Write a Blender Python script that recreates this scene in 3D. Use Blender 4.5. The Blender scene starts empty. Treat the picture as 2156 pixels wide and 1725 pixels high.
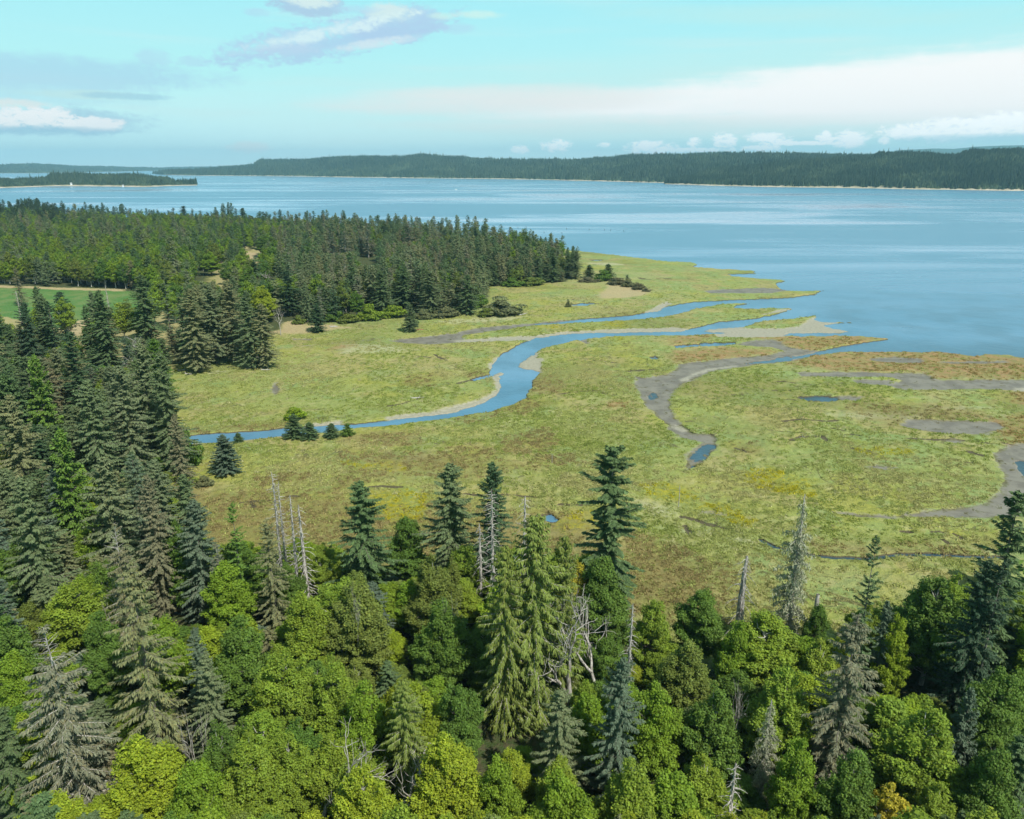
import bpy, math, random
import numpy as np
R = math.radians
rng = np.random.default_rng(7)
random.seed(7)
C = bpy.context.scene.collection
sc = bpy.context.scene

# ------------------------------------------------------------------ camera, light, exposure
H = 90.0                      # the drone hovers 90 m above the marsh
PITCH = R(17.83)
FPX = 1598.0                  # focal length for a picture 2156 units wide
cam_d = bpy.data.cameras.new('camera')
cam = bpy.data.objects.new('camera', cam_d)
C.objects.link(cam)
cam.location = (0, 0, H)
cam.rotation_euler = (R(90) - PITCH, 0, 0)
cam_d.sensor_width = 36
cam_d.lens = FPX / 2156 * 36
cam_d.clip_start = 1
cam_d.clip_end = 90000
sc.camera = cam

SUN_EL, SUN_AZ = R(53), R(138)     # azimuth clockwise from +Y: behind the camera, to the right
sun_d = bpy.data.lights.new('sun', 'SUN')
sun_d.energy = 5.0
sun_d.angle = R(0.53)
sun_d.color = (1.0, 0.965, 0.90)
sun = bpy.data.objects.new('sun', sun_d)
C.objects.link(sun)
sun.rotation_euler = (R(90) - SUN_EL, 0, R(180) - SUN_AZ)
sun.location = (0, 0, 400)

sc.view_settings.view_transform = 'Standard'
sc.view_settings.look = 'None'
sc.view_settings.gamma = 1
sc.view_settings.exposure = 0.10
sc.view_settings.use_curve_mapping = False
sc.cycles.volume_bounces = 0
sc.cycles.max_bounces = 6
sc.cycles.diffuse_bounces = 3
sc.cycles.glossy_bounces = 3
sc.cycles.transmission_bounces = 3
sc.cycles.transparent_max_bounces = 8

def ray(u, v):
    x = (u - 1078) / FPX
    y = (862.5 - v) / FPX
    return np.array([x, math.cos(PITCH) + y * math.sin(PITCH), -math.sin(PITCH) + y * math.cos(PITCH)])

def G(u, v, z=0.0):
    """the point at height z that stands at this place of the view"""
    d = ray(u, v)
    t = (H - z) / -d[2]
    return d[0] * t, d[1] * t

def AE(u, v):
    d = ray(u, v)
    return math.atan2(d[0], d[1]), math.atan2(d[2], math.hypot(d[0], d[1]))

def proj(x, y, z):
    zc = y * math.cos(PITCH) - (z - H) * math.sin(PITCH)
    yc = y * math.sin(PITCH) + (z - H) * math.cos(PITCH)
    return 1078 + FPX * x / zc, 862.5 - FPX * yc / zc, zc

# ------------------------------------------------------------------ node helpers
class NT:
    def __init__(s, tree):
        s.t = tree; s.n = tree.nodes; s.l = tree.links
    def put(s, sock, v):
        if isinstance(v, bpy.types.NodeSocket): s.l.new(v, sock)
        elif v is not None:
            if isinstance(v, tuple) and len(v) == 3 and sock.type == 'RGBA': v = (*v, 1)
            sock.default_value = v
    def node(s, kind, out=0, ins=None, **kw):
        nd = s.n.new(kind)
        for k, v in kw.items(): setattr(nd, k, v)
        for k, v in (ins or {}).items(): s.put(nd.inputs[k], v)
        return nd.outputs[out]
    def m(s, op, a, b=None, c=None, clamp=False):
        nd = s.n.new('ShaderNodeMath'); nd.operation = op; nd.use_clamp = clamp
        s.put(nd.inputs[0], a)
        if b is not None: s.put(nd.inputs[1], b)
        if c is not None: s.put(nd.inputs[2], c)
        return nd.outputs[0]
    def mul(s, a, b): return s.m('MULTIPLY', a, b)
    def add(s, a, b): return s.m('ADD', a, b)
    def sub(s, a, b): return s.m('SUBTRACT', a, b)
    def step(s, x, lo, hi, a=0.0, b=1.0, smooth=True):
        nd = s.n.new('ShaderNodeMapRange'); nd.interpolation_type = 'SMOOTHSTEP' if smooth else 'LINEAR'
        nd.clamp = True
        s.put(nd.inputs[0], x)
        for i, v in enumerate((lo, hi, a, b)): s.put(nd.inputs[i + 1], v)
        return nd.outputs[0]
    def mix(s, f, a, b, mode='MIX'):
        nd = s.n.new('ShaderNodeMix'); nd.data_type = 'RGBA'; nd.blend_type = mode; nd.clamp_factor = True
        s.put(nd.inputs[0], f); s.put(nd.inputs[6], a); s.put(nd.inputs[7], b)
        return nd.outputs[2]
    def noise(s, vec, scale, detail=3, rough=0.55, dist=0.0):
        return s.node('ShaderNodeTexNoise', 0, {'Vector': vec, 'Scale': scale, 'Detail': detail, 'Roughness': rough, 'Distortion': dist})
    def attr(s, name, kind='GEOMETRY', out=2):
        nd = s.n.new('ShaderNodeAttribute'); nd.attribute_name = name; nd.attribute_type = kind
        return nd.outputs[out]
    def scale(s, vec, v):
        return s.node('ShaderNodeVectorMath', 0, {0: vec, 1: v}, operation='MULTIPLY')
    def comb(s, x, y, z=0.0):
        return s.node('ShaderNodeCombineXYZ', 0, {0: x, 1: y, 2: z})
    def sep(s, vec):
        nd = s.n.new('ShaderNodeSeparateXYZ'); s.put(nd.inputs[0], vec); return nd.outputs

def new_mat(name):
    m = bpy.data.materials.new(name); m.use_nodes = True
    m.node_tree.nodes.clear()
    return m, NT(m.node_tree)
def out(nt, shader, disp=None):
    o = nt.n.new('ShaderNodeOutputMaterial'); nt.l.new(shader, o.inputs[0])
def principled(nt, col, rough=0.8, spec=0.3, bump=None, bstr=0.5, bdist=1.0, **kw):
    p = nt.n.new('ShaderNodeBsdfPrincipled')
    nt.put(p.inputs['Base Color'], col); nt.put(p.inputs['Roughness'], rough)
    nt.put(p.inputs['Specular IOR Level'], spec)
    for k, v in kw.items(): nt.put(p.inputs[k], v)
    if bump is not None:
        b = nt.n.new('ShaderNodeBump'); nt.put(b.inputs['Height'], bump)
        nt.put(b.inputs['Strength'], bstr); nt.put(b.inputs['Distance'], bdist)
        nt.l.new(b.outputs[0], p.inputs['Normal'])
    return p.outputs[0]

# ------------------------------------------------------------------ sky with clouds
world = bpy.data.worlds.new('World'); sc.world = world; world.use_nodes = True
world.node_tree.nodes.clear()
w = NT(world.node_tree)
gen = w.node('ShaderNodeTexCoord', 0)
dx, dy, dz = w.sep(gen)[0:3]
AZ = w.m('ARCTAN2', dx, dy)
EL = w.m('ARCSINE', dz)
sky = w.node('ShaderNodeTexSky', 0, sky_type='NISHITA', sun_disc=False, sun_elevation=SUN_EL, sun_rotation=SUN_AZ,
             altitude=90, air_density=1.0, dust_density=1.2, ozone_density=1.0)
base = w.node('ShaderNodeVectorMath', 0, {0: sky, 1: (0.118, 0.150, 0.098)}, operation='MULTIPLY')
elpos = w.m('MAXIMUM', EL, 0.0)
up = w.step(elpos, 0.0, 0.75)
hcol = w.mix(w.step(elpos, 0.0, 0.10, smooth=False), (0.78, 1.06, 1.06), (0.50, 0.92, 0.93))
hcol = w.mix(w.step(elpos, 0.10, 0.25, smooth=False), hcol, (0.30, 0.80, 0.93))
col = w.mix(w.step(elpos, 0.20, 0.55, 0.95, 0.0), base, hcol)
cloud_vec = w.comb(w.mul(AZ, 1.0), w.mul(EL, 3.2), 0.0)
n_big = w.noise(cloud_vec, 7.0, 5, 0.6)
n_mid = w.noise(w.comb(AZ, w.mul(EL, 2.2)), 26.0, 8, 0.66, 0.3)
n_fine = w.noise(w.comb(AZ, w.mul(EL, 1.8)), 95.0, 7, 0.68, 0.4)
n_str = w.noise(w.comb(AZ, w.mul(EL, 14.0)), 3.0, 5, 0.55)
def blob(u, v, du, dv, k_mid=1.2, k_fine=0.6, lo=0.0, hi=0.5, tilt=0.0, ns=None):
    a, e = AE(u, v)
    X = w.mul(w.sub(AZ, a), FPX / du)
    Y = w.mul(w.sub(w.sub(EL, e), w.mul(w.sub(AZ, a), tilt)), FPX / dv)
    d = w.sub(1.0, w.add(w.mul(X, X), w.mul(Y, Y)))
    q = w.add(d, w.mul(w.sub(n_mid, 0.5), k_mid * 2))
    q = w.add(q, w.mul(w.sub(n_fine, 0.5), k_fine * 2))
    if ns is not None: q = w.add(q, w.mul(w.sub(n_str, 0.5), ns * 2))
    return w.step(q, lo, hi)
def over(c, mask, colr, op=1.0):
    return w.mix(w.mul(mask, op), c, colr)
WHITE, LAV = (1.0, 1.0, 0.98), (0.43, 0.60, 0.82)
# faint veils everywhere
veil = w.step(n_str, 0.50, 0.75)
col = over(col, w.mul(veil, w.step(elpos, 0.5, 0.0, 0.1, 1.0)), (0.66, 0.86, 0.86), 0.45)
# thin upper wisps
col = over(col, blob(1760, 35, 560, 26, 0.2, 0.1, 0.0, 1.6, -0.065, 0.7), (0.56, 0.84, 0.80), 0.8)
# broad white sheet, thicker towards the right
col = over(col, blob(1700, 215, 1250, 120, 0.1, 0.05, -0.2, 1.6, 0.02, 0.5), (0.66, 0.86, 0.82), 0.85)
col = over(col, blob(2330, 172, 900, 84, 0.2, 0.10, -0.1, 0.8, 0.03, 0.6), WHITE, 1.0)
col = over(col, blob(1620, 200, 640, 44, 0.2, 0.12, -0.1, 1.0, 0.05, 0.8), WHITE, 1.0)
col = over(col, blob(1050, 212, 420, 32, 0.2, 0.1, -0.1, 1.1, 0.02, 0.6), (0.86, 0.87, 0.84), 0.9)
col = over(col, blob(1250, 262, 560, 22, 0.2, 0.1, -0.1, 1.4, 0.0, 0.6), (0.80, 0.87, 0.83), 0.6)
col = over(col, blob(1800, 290, 900, 46, 0.2, 0.1, -0.2, 1.8, 0.0, 0.6), (0.66, 0.87, 0.84), 0.6)
# lavender cloud left of the middle, with white tops
col = over(col, blob(700, 84, 262, 40, 1.1, 0.8, 0.1, 0.9, 0.17), LAV, 0.75)
col = over(col, blob(835, 52, 115, 40, 0.8, 0.6, 0.1, 0.6, 0.05), (0.44, 0.62, 0.82), 0.75)
col = over(col, blob(818, 26, 60, 20, 0.7, 0.9, 0.0, 0.9), (0.70, 0.86, 0.84), 0.85)
col = over(col, blob(700, 66, 200, 16, 1.1, 1.2, 0.1, 1.2, 0.22), (0.74, 0.92, 0.92), 0.8)
col = over(col, blob(790, 92, 110, 11, 0.8, 0.8, 0.1, 1.1, 0.16), (0.72, 0.85, 0.88), 0.75)
col = over(col, blob(600, 105, 90, 14, 0.8, 0.8, 0.1, 1.2, 0.1), (0.52, 0.68, 0.84), 0.7)
col = over(col, blob(650, 12, 80, 20, 0.8, 0.7, 0.0, 0.7), (0.42, 0.58, 0.76), 0.85)
col = over(col, blob(655, 3, 55, 13, 0.7, 0.9, 0.0, 0.9), (0.72, 0.87, 0.84), 0.85)
for (cu, cv, cw, ch) in ((540, 26, 26, 8), (750, 20, 46, 8), (965, 60, 34, 10), (405, 130, 26, 9), (325, 122, 34, 16), (590, 68, 30, 9)):
    col = over(col, blob(cu, cv, cw * 1.2, ch * 1.2, 0.7, 0.7, 0.0, 0.9), (0.46, 0.70, 0.86), 0.55)
col = over(col, blob(1010, 31, 56, 9, 0.6, 0.6, 0.0, 1.2), (0.66, 0.90, 0.82), 0.75)
col = over(col, blob(930, 34, 34, 8, 0.6, 0.6, 0.0, 1.2), (0.64, 0.89, 0.82), 0.75)
# left clouds
col = over(col, blob(100, 152, 330, 34, 0.7, 0.4, -0.05, 0.9, 0.0, 0.3), (0.42, 0.68, 0.84), 0.7)
col = over(col, blob(60, 190, 240, 30, 0.7, 0.4, -0.05, 1.2, 0.0, 0.4), (0.48, 0.76, 0.86), 0.65)
col = over(col, blob(180, 200, 120, 10, 0.7, 0.4, 0.0, 1.2, 0.0, 0.4), (0.60, 0.84, 0.80), 0.7)
col = over(col, blob(270, 203, 90, 7, 0.7, 0.4, 0.0, 0.9, 0.0, 0.4), (0.36, 0.64, 0.76), 0.7)
col = over(col, blob(130, 292, 420, 50, 0.4, 0.3, -0.2, 1.3, 0.0, 0.3), (0.50, 0.86, 0.94), 0.35)
col = over(col, blob(90, 256, 210, 28, 0.7, 0.5, 0.0, 0.8), (0.42, 0.66, 0.78), 0.9)
for (cu, cv, cw, ch) in ((30, 240, 46, 15), (75, 247, 50, 20), (118, 242, 34, 15), (140, 256, 26, 10), (10, 255, 40, 14)):
    col = over(col, blob(cu, cv, cw, ch, 0.7, 1.6, 0.0, 0.9), WHITE, 0.95)
col = over(col, blob(192, 261, 66, 14, 0.9, 1.4, 0.0, 0.7), WHITE, 0.92)
col = over(col, blob(20, 217, 70, 9, 0.7, 0.9, 0.0, 1.1), (0.84, 0.87, 0.83), 0.85)
col = over(col, blob(100, 275, 170, 9, 0.7, 0.6, 0.0, 1.2), (0.36, 0.60, 0.74), 0.7)
col = over(col, blob(530, 311, 50, 13, 0.7, 1.1, 0.0, 0.9), (0.80, 0.88, 0.86), 0.85)
# row of small cumulus low over the far ridge
col = over(col, blob(1650, 305, 800, 16, 0.4, 0.3, -0.2, 1.4, 0.0, 0.5), (0.46, 0.84, 0.90), 0.5)
for (cu, cv, cw, ch) in ((1170, 308, 30, 12), (1095, 315, 18, 8), (1270, 305, 12, 5), (1370, 310, 45, 12), (1465, 300, 14, 8), (1528, 296, 24, 14),
                         (1612, 290, 40, 10), (1735, 288, 14, 10), (1792, 292, 30, 16), (1862, 296, 10, 7), (1905, 276, 42, 14),
                         (1990, 272, 50, 20), (2060, 270, 34, 16), (2120, 260, 60, 18), (1600, 312, 34, 6), (1690, 302, 80, 4), (1440, 316, 100, 4)):
    col = over(col, blob(cu, cv, cw * 1.3, ch * 1.25, 0.6, 1.5, 0.1, 0.9), (1.15, 1.17, 1.15), 0.95)
col = over(col, blob(2080, 292, 200, 10, 0.6, 0.5, 0.0, 1.2), (0.44, 0.74, 0.86), 0.6)
bg = w.n.new('ShaderNodeBackground'); w.l.new(col, bg.inputs[0]); bg.inputs[1].default_value = 1.0
wo = w.n.new('ShaderNodeOutputWorld'); w.l.new(bg.outputs[0], wo.inputs[0])
world.cycles.sampling_method = 'MANUAL'; world.cycles.sample_map_resolution = 512

# ------------------------------------------------------------------ bookkeeping
def tag(o, label=None, cat=None, group=None, kind=None):
    if label: o['label'] = label
    if cat: o['category'] = cat
    if group: o['group'] = group
    if kind: o['kind'] = kind
    return o
def link(name, mesh, parent=None, mat=None, loc=None):
    o = bpy.data.objects.new(name, mesh)
    C.objects.link(o)
    if parent is not None: o.parent = parent
    if mat is not None and mesh is not None and not mesh.materials: mesh.materials.append(mat)
    if loc is not None: o.location = loc
    return o
def empty(name, loc=(0, 0, 0), rz=0.0):
    o = bpy.data.objects.new(name, None); C.objects.link(o)
    o.location = loc; o.rotation_euler = (0, 0, rz); o.empty_display_size = 1
    return o
def mesh_np(name, V, F, smooth=False, fattr=None, vattr=None):
    """V (n,3); F list of arrays, each (m,k) with k corners"""
    me = bpy.data.meshes.new(name)
    V = np.asarray(V, np.float32)
    if not isinstance(F, list): F = [F]
    F = [np.asarray(f, np.int32) for f in F if len(f)]
    me.vertices.add(len(V)); me.vertices.foreach_set('co', V.ravel())
    loops = np.concatenate([f.ravel() for f in F])
    tot = np.concatenate([np.full(len(f), f.shape[1], np.int32) for f in F])
    start = np.concatenate([[0], np.cumsum(tot)[:-1]]).astype(np.int32)
    me.loops.add(len(loops)); me.loops.foreach_set('vertex_index', loops)
    me.polygons.add(len(tot)); me.polygons.foreach_set('loop_start', start)
    me.polygons.foreach_set('use_smooth', np.full(len(tot), bool(smooth)))
    for k, a in (fattr or {}).items():
        me.attributes.new(k, 'FLOAT', 'FACE').data.foreach_set('value', np.asarray(a, np.float32))
    for k, a in (vattr or {}).items():
        me.attributes.new(k, 'FLOAT', 'POINT').data.foreach_set('value', np.asarray(a, np.float32))
    me.update(calc_edges=True)
    return me

# value noise
def _h(ix, iy, seed):
    n = (ix.astype(np.int64) * 374761393 + iy.astype(np.int64) * 668265263 + seed * 1442695041) & 0xffffffff
    n = ((n ^ (n >> 13)) * 1274126177) & 0xffffffff
    return ((n ^ (n >> 16)) & 0xffff) / 65535.0
def vnoise(x, y, seed=0):
    x = np.asarray(x, float); y = np.asarray(y, float)
    ix = np.floor(x); iy = np.floor(y); fx = x - ix; fy = y - iy
    fx = fx * fx * (3 - 2 * fx); fy = fy * fy * (3 - 2 * fy)
    a = _h(ix, iy, seed); b = _h(ix + 1, iy, seed); c = _h(ix, iy + 1, seed); d = _h(ix + 1, iy + 1, seed)
    return (a + (b - a) * fx) * (1 - fy) + (c + (d - c) * fx) * fy - 0.5
def fbm(x, y, s, seed=0, o=3):
    r = 0; a = 1.0
    for i in range(o):
        r = r + a * vnoise(x / s, y / s, seed + i); s *= 0.47; a *= 0.5
    return r

# ------------------------------------------------------------------ outlines seen in the view, laid on the ground
def P4(p): return [(718.7 + x / 3, 559 + y / 3) for x, y in p]
def P5(p): return [(1437.3 + x / 3, 638.8 + y / 3) for x, y in p]
def P3(p): return [(x / 3, 638.8 + y / 3) for x, y in p]
def P2(p): return [(1078 + x / 2, 239.6 + y / 2) for x, y in p]
def P6(p): return [(958.2 + .4674 * x, 918.3 + .4674 * y) for x, y in p]
def P7(p): return [(1157.8 + .1111 * x, 511 + .1111 * y) for x, y in p]
def P8(p): return [(1517 + .4214 * x, 998 + .4214 * y) for x, y in p]
def W(p): return np.array([G(u, v) for u, v in p])

river_up = [(388,917),(433,911),(500,908),(567,903),(600,899),(653,897),(700,894),(749,892),(819,883),(905,875),(965,865),(1019,848),(1049,830),
 (1059,814),(1055,799),(1052,791),(1062,786),(1067,783),(1052,782),(1039,787),(1029,789),(1037,772),(1047,756),(1055,746),(1072,736),(1089,726),
 (1107,718),(1129,711),(1185,703),(1252,699.5),(1285,700),(1352,699),(1437,697)]
river_lo = [(1437,705),(1352,705.5),(1300,707),(1269,709),(1205,716),(1149,732),(1129,741),(1112,751),(1092,764),(1090,771),(1102,776),(1122,777),
 (1137,782),(1132,789),(1122,802),(1112,822),(1105,836),(1079,849),(1032,866),(985,874),(932,881),(869,889),(812,896),(749,900),(700,907),
 (653,910),(597,916),(533,921),(483,926),(433,930),(400,932),(380,926)]
coast_n = [(-3000,452),(-800,452),(0,454),(80,452),(140,466),(300,474),(500,476),(800,495),(1000,511),(1150,522),(1186,524),(1243,530.6),(1328,540),
 (1358,544),(1398,549),(1458,552),(1468,557),(1462,561),(1528,567),(1583,569),(1590,576),(1533,577),(1543,580.6),(1588,585),(1660,590),(1633,597),
 (1643,607),(1668,612),(1738,611),(1713,620),(1668,626),(1608,629),(1548,631),(1458,635),(1428,640),(1403,647),(1398,653),(1318,664.6),(1228,671.6),
 (1128,682),(1178,681),(1253,676.6),(1318,674),(1398,665.5),(1448,654),(1493,643),(1528,639),(1583,638),(1548,643.6),(1538,648.6),(1578,649.6),
 (1618,648),(1675,648.6),(1648,657),(1623,664.6),(1578,672),(1528,676.6),(1493,682),(1470,688)]
coast_e = [(1470,703),(1500,702),(1524,699.5),(1480,696.5),(1491,692),(1564,685.5),(1604,675),(1671,670),(1715,664.5),(1724,665),(1719,672),(1734,677),
 (1771,677),(1799,678),(1764,680),(1737,684),(1757,690),(1791,697),(1771,700),(1671,700.5),(1651,704),(1687,707),(1737,706.5),(1801,706.5),
 (1837,709),(1874,713),(1861,717),(1821,720.5),(1764,730.5),(1727,738),(1697,745),(1671,750.5),(1637,756.5),(1600,761),(1560,765.6),(1600,763.5),(1637,759.5),(1697,750.5),(1737,744),(1771,740.5),
 (1837,740),(1897,741),(1971,740),(2004,744),(2054,750),(2071,745),(2121,746),(2156,752),(2230,758),(2400,772),(3200,800)]
coast = np.vstack([W(coast_n + river_up[::-1] + river_lo[::-1] + coast_e), np.array([[2500, -2500], [-6000, -2500], [-6000, 500]])])

pools = [P5([(730,590),(800,583),(900,584),(985,590),(1005,608),(920,618),(800,612)]),
 P5([(185,890),(190,910),(120,980),(60,1025),(30,1030),(50,990),(100,930),(140,900)]),
 P4([(1950,820),(1970,803),(2015,805),(2010,830),(1960,838)]), P4([(1945,580),(1970,570),(1997,575),(1972,593)]),
 P4([(1460,246),(1520,236),(1592,241),(1540,250)]),  P4([(1275,1565),(1300,1560),(1350,1600),(1330,1618),(1300,1600)]), P5([(2135,1000),(2180,1000),(2400,990),(2400,1090),(2190,1090),(2150,1045)]),
 P4([(820,715),(870,702),(940,688),(940,697),(870,713),(830,725)]), P5([(-30,268),(150,250),(320,247),(325,252),(260,260),(120,266),(-30,276)]),
 P7([(810,330),(900,322),(985,325),(960,345),(850,343)]),
 P5([(600,345),(700,330),(700,342),(600,358)])]
# creeks: centre line, half width (m), depth (m)
creeks = [([(1590,762),(1530,768),(1480,778),(1440,791),(1400,804),(1385,820),(1378,850),(1390,875),(1420,893),(1450,910),(1480,920),(1500,925)], 1.6, 0.52),
 (P5([(500,1490),(560,1525),(640,1550),(700,1562),(820,1590),(960,1608),(1060,1607),(1150,1612),(1250,1600),(1350,1580),(1470,1578),(1600,1578),(1750,1590),(1900,1594),(2010,1602)]), 0.45, 1.2),
 (P5([(0,1345),(60,1360),(120,1375),(150,1392),(210,1400),(260,1418),(310,1425)]), 0.7, 0.8),
 (P5([(10,1405),(30,1430),(35,1450)]), 0.6, 0.9),
 (P4([(300,885),(380,872),(430,855),(510,835)]), 0.6, 0.6), (P4([(180,1396),(250,1388),(370,1398)]), 0.7, 0.6),
 (P4([(1380,1505),(1460,1512),(1560,1510)]), 0.8, 0.6), (P4([(780,1440),(880,1450),(1000,1445),(1100,1450),(1230,1462)]), 0.5, 0.5),
 (P3([(1530,1253),(1600,1243),(1700,1239)]), 0.6, 0.7), (P3([(1598,1248),(1612,1270),(1614,1292)]), 0.6, 0.9), (P3([(1800,1217),(1840,1212),(1882,1214)]), 0.6, 0.6),
 (P5([(635,742),(700,732),(760,728),(860,740),(960,735)]), 0.9, 0.6), (P5([(600,805),(680,812),(760,815)]), 0.6, 0.6),
 (P5([(680,862),(740,842),(820,838),(885,835),(912,866)]), 0.8, 0.6), (P5([(1000,826),(1060,826),(1120,832)]), 0.5, 0.5),
 (P5([(1420,850),(1600,858),(1700,856),(1820,865),(1900,880),(1990,888)]), 0.6, 0.6), (P5([(600,495),(650,492),(705,502)]), 0.8, 0.5),
 (P5([(1820,935),(1850,950),(1890,958)]), 1.0, 0.7), (P5([(1560,1440),(1610,1438),(1665,1445)]), 0.5, 0.5),
 (P5([(1720,1455),(1740,1465),(1755,1480)]), 0.7, 0.5), (P5([(1640,1490),(1665,1508)]), 0.6, 0.5), (P5([(1395,1435),(1440,1440)]), 0.5, 0.5),
 (P5([(950,785),(1010,800)]), 0.6, 0.5), (P5([(560,550),(620,545),(680,552)]), 0.6, 0.4), (P5([(650,605),(700,602),(730,608)]), 0.6, 0.4),
 (P5([(800,885),(850,888)]), 0.6, 0.5), (P5([(1790,1000),(1830,1005)]), 0.6, 0.5), (P5([(310,575),(380,580)]), 0.7, 0.4),
 (P4([(1570,605),(1620,600),(1740,615)]), 0.7, 0.4), (P4([(1380,810),(1480,800),(1580,788),(1700,815),(1800,820)]), 0.5, 0.4),
 (P4([(585,560),(610,575),(650,592)]), 0.9, 0.4), (P4([(500,575),(560,578)]), 1.2, 0.4), (P4([(740,740),(800,725)]), 0.8, 0.4),
 (P4([(1730,665),(1850,662),(1980,655)]), 1.0, 0.4), (P4([(1430,210),(1500,218),(1560,232),(1620,242)]), 1.0, 0.6),
 (P7([(630,408),(800,404),(960,408)]), 2.0, 0.5), (P7([(1700,660),(1760,685),(2000,688),(2300,670)]), 1.6, 0.5), (P7([(790,322),(1040,330)]), 2.0, 0.5),
 (P5([(0,830),(50,850),(110,855),(170,866),(195,845),(185,820)]), 0.5, 0.6),
 (P5([(60,740),(20,740)]), 0.5, 0.5), (P5([(2020,880),(2156,900)]), 0.8, 0.4), (P5([(320,910),(400,935)]), 0.5, 0.4), (P5([(1070,913),(1110,922)]), 0.6, 0.5)]
mud = [P3([(1720,518),(1745,498),(1768,530),(1772,562),(1733,578)]),
 P5([(-70,740),(0,795),(100,825),(195,825),(215,850),(190,900),(150,880),(90,868),(0,845),(-90,790)]),
 P5([(-10,385),(150,362),(350,342),(560,322),(640,300),(560,275),(440,265),(330,258),(430,235),(560,225),(620,240),(650,265),(720,285),(860,300),
  (760,350),(640,366),(520,380),(330,405),(180,432),(60,480),(0,505),(-60,545),(-90,600),(-80,640),(-60,690),(-20,760),(-40,780),(-110,740),(-160,700),
  (-230,660),(-270,600),(-265,560),(-310,500),(-260,470),(-170,460),(-90,440)]),
 P5([(720,437),(900,430),(1200,432),(1520,440),(1600,480),(1900,480),(2156,478),(2700,470),(2700,560),(2156,545),(1900,540),(1600,545),(1400,545),(1280,515),(1380,480),(1300,462),(1000,462),(760,460)]),
 P5([(1380,770),(1430,732),(1600,730),(1800,740),(1960,752),(2020,785),(1900,825),(1700,815),(1500,800)]),
 P5([(1960,960),(2000,920),(2100,880),(2300,872),(2700,870),(2700,1330),(2156,1345),(1900,1350),(1600,1350),(1330,1345),(1500,1312),(1750,1287),(1900,1265),(2000,1190),(2035,1100),(1995,1020)]),
 P5([(1075,482),(1150,478),(1320,486),(1300,510),(1200,512),(1100,505)]), P5([(1180,345),(1330,335),(1500,350),(1500,375),(1300,372),(1200,362)]),
 P2([(810,745),(880,738),(1060,732),(1170,742),(1100,755),(830,755)]),
 P4([(300,477),(450,455),(700,430),(820,402),(950,385),(1150,370),(1450,342),(1800,332),(1800,338),(1450,352),(1200,380),(1050,400),(900,420),(780,440),(760,485),(560,495),(400,490)]),
 P5([(980,588),(1040,580),(1140,592),(1100,614),(1000,611)]), P5([(200,855),(208,905),(120,990),(40,1042),(12,1022),(40,950),(110,890)]),
 P5([(1160,1030),(1240,1022),(1345,1035),(1250,1045)]), P4([(1500,470),(1540,465),(1570,490),(1540,495)]),
 P4([(1850,700),(1920,710),(1930,740),(1860,735)]), P4([(200,470),(-400,520),(-400,522)]), P3([(1510,365),(1600,335),(1680,318),(1720,325),(1640,355),(1560,368)]),
 P3([(1850,222),(1980,222),(1970,228),(1860,228)]), P5([(1640,858),(1720,852),(1790,868),(1720,878)]), P5([(130,1320),(230,1328),(350,1335),(200,1332)]),
 P5([(950,1320),(1100,1330),(1330,1342),(1330,1350),(1100,1345)]), P5([(1600,370),(1800,365),(2050,360),(2050,372),(1700,380)])]
sand = [P4([(700,472),(1000,455),(1200,446),(1400,421),(1600,408),(2100,393),(2156,398),(2300,405),(2300,424),(1900,424),(1600,428),(1400,438),(1230,462),(1150,472),(900,478),(740,488)]),
 P4([(1105,640),(1110,605),(1170,565),(1230,535),(1255,528),(1235,570),(1265,610),(1262,650),(1258,676),(1210,664),(1150,658)]),
 P4([(1050,668),(1000,663),(945,693),(985,740),(985,790),(900,838),(740,885),(560,925),(280,960),(300,985),(560,960),(740,928),(900,878),(1005,820),(1035,765),(1025,720),(1045,690)]),
 P3([(1950,764),(2156,746),(2160,775),(1960,782)]), P3([(1180,868),(1450,856),(1790,826),(1790,838),(1450,869),(1190,886)]),
 P4([(930,650),(980,580),(1000,575),(995,605),(955,655)]),
 P5([(0,165),(250,148),(380,140),(370,158),(650,160),(720,150),(860,80),(960,115),(1000,150),(1080,178),(700,192),(640,206),(400,215),(230,208),(200,182)]),
 P5([(-10,480),(60,440),(180,410),(330,388),(330,396),(180,422),(60,458),(0,492)]), P5([(2100,530),(2400,536),(2400,560),(2100,552)]),
 P5([(-60,760),(-20,775),(20,800),(0,806),(-50,780)]), P2([(640,830),(560,840),(650,790),(660,800)]), P2([(1190,818),(1130,832),(1060,846),(1120,826)]),
 P5([(640,345),(860,303),(980,285),(860,312),(700,352)])]
orange = [P5([(740,300),(860,322),(980,305),(1200,300),(1600,300),(1850,328),(1900,315),(2156,340),(2700,350),(2700,478),(1600,478),(1520,438),(1200,428),(1000,428),(760,400),(640,380),(760,350)]),
 P5([(450,215),(750,205),(1090,200),(1310,222),(1270,238),(980,278),(860,300),(760,305),(650,262),(560,235)]),
 P5([(-60,202),(230,198),(180,215),(120,240),(-60,262)]), P5([(-60,300),(300,280),(620,300),(560,322),(350,342),(100,370),(-60,380)]),
 P5([(2040,560),(2156,560),(2600,560),(2600,690),(2100,640)]), P5([(1900,720),(2300,700),(2300,900),(2050,890)]),
 P4([(0,500),(60,510),(40,525),(-80,530)]), P4([(1700,860),(1830,870),(1800,910),(1690,900)])]
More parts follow.
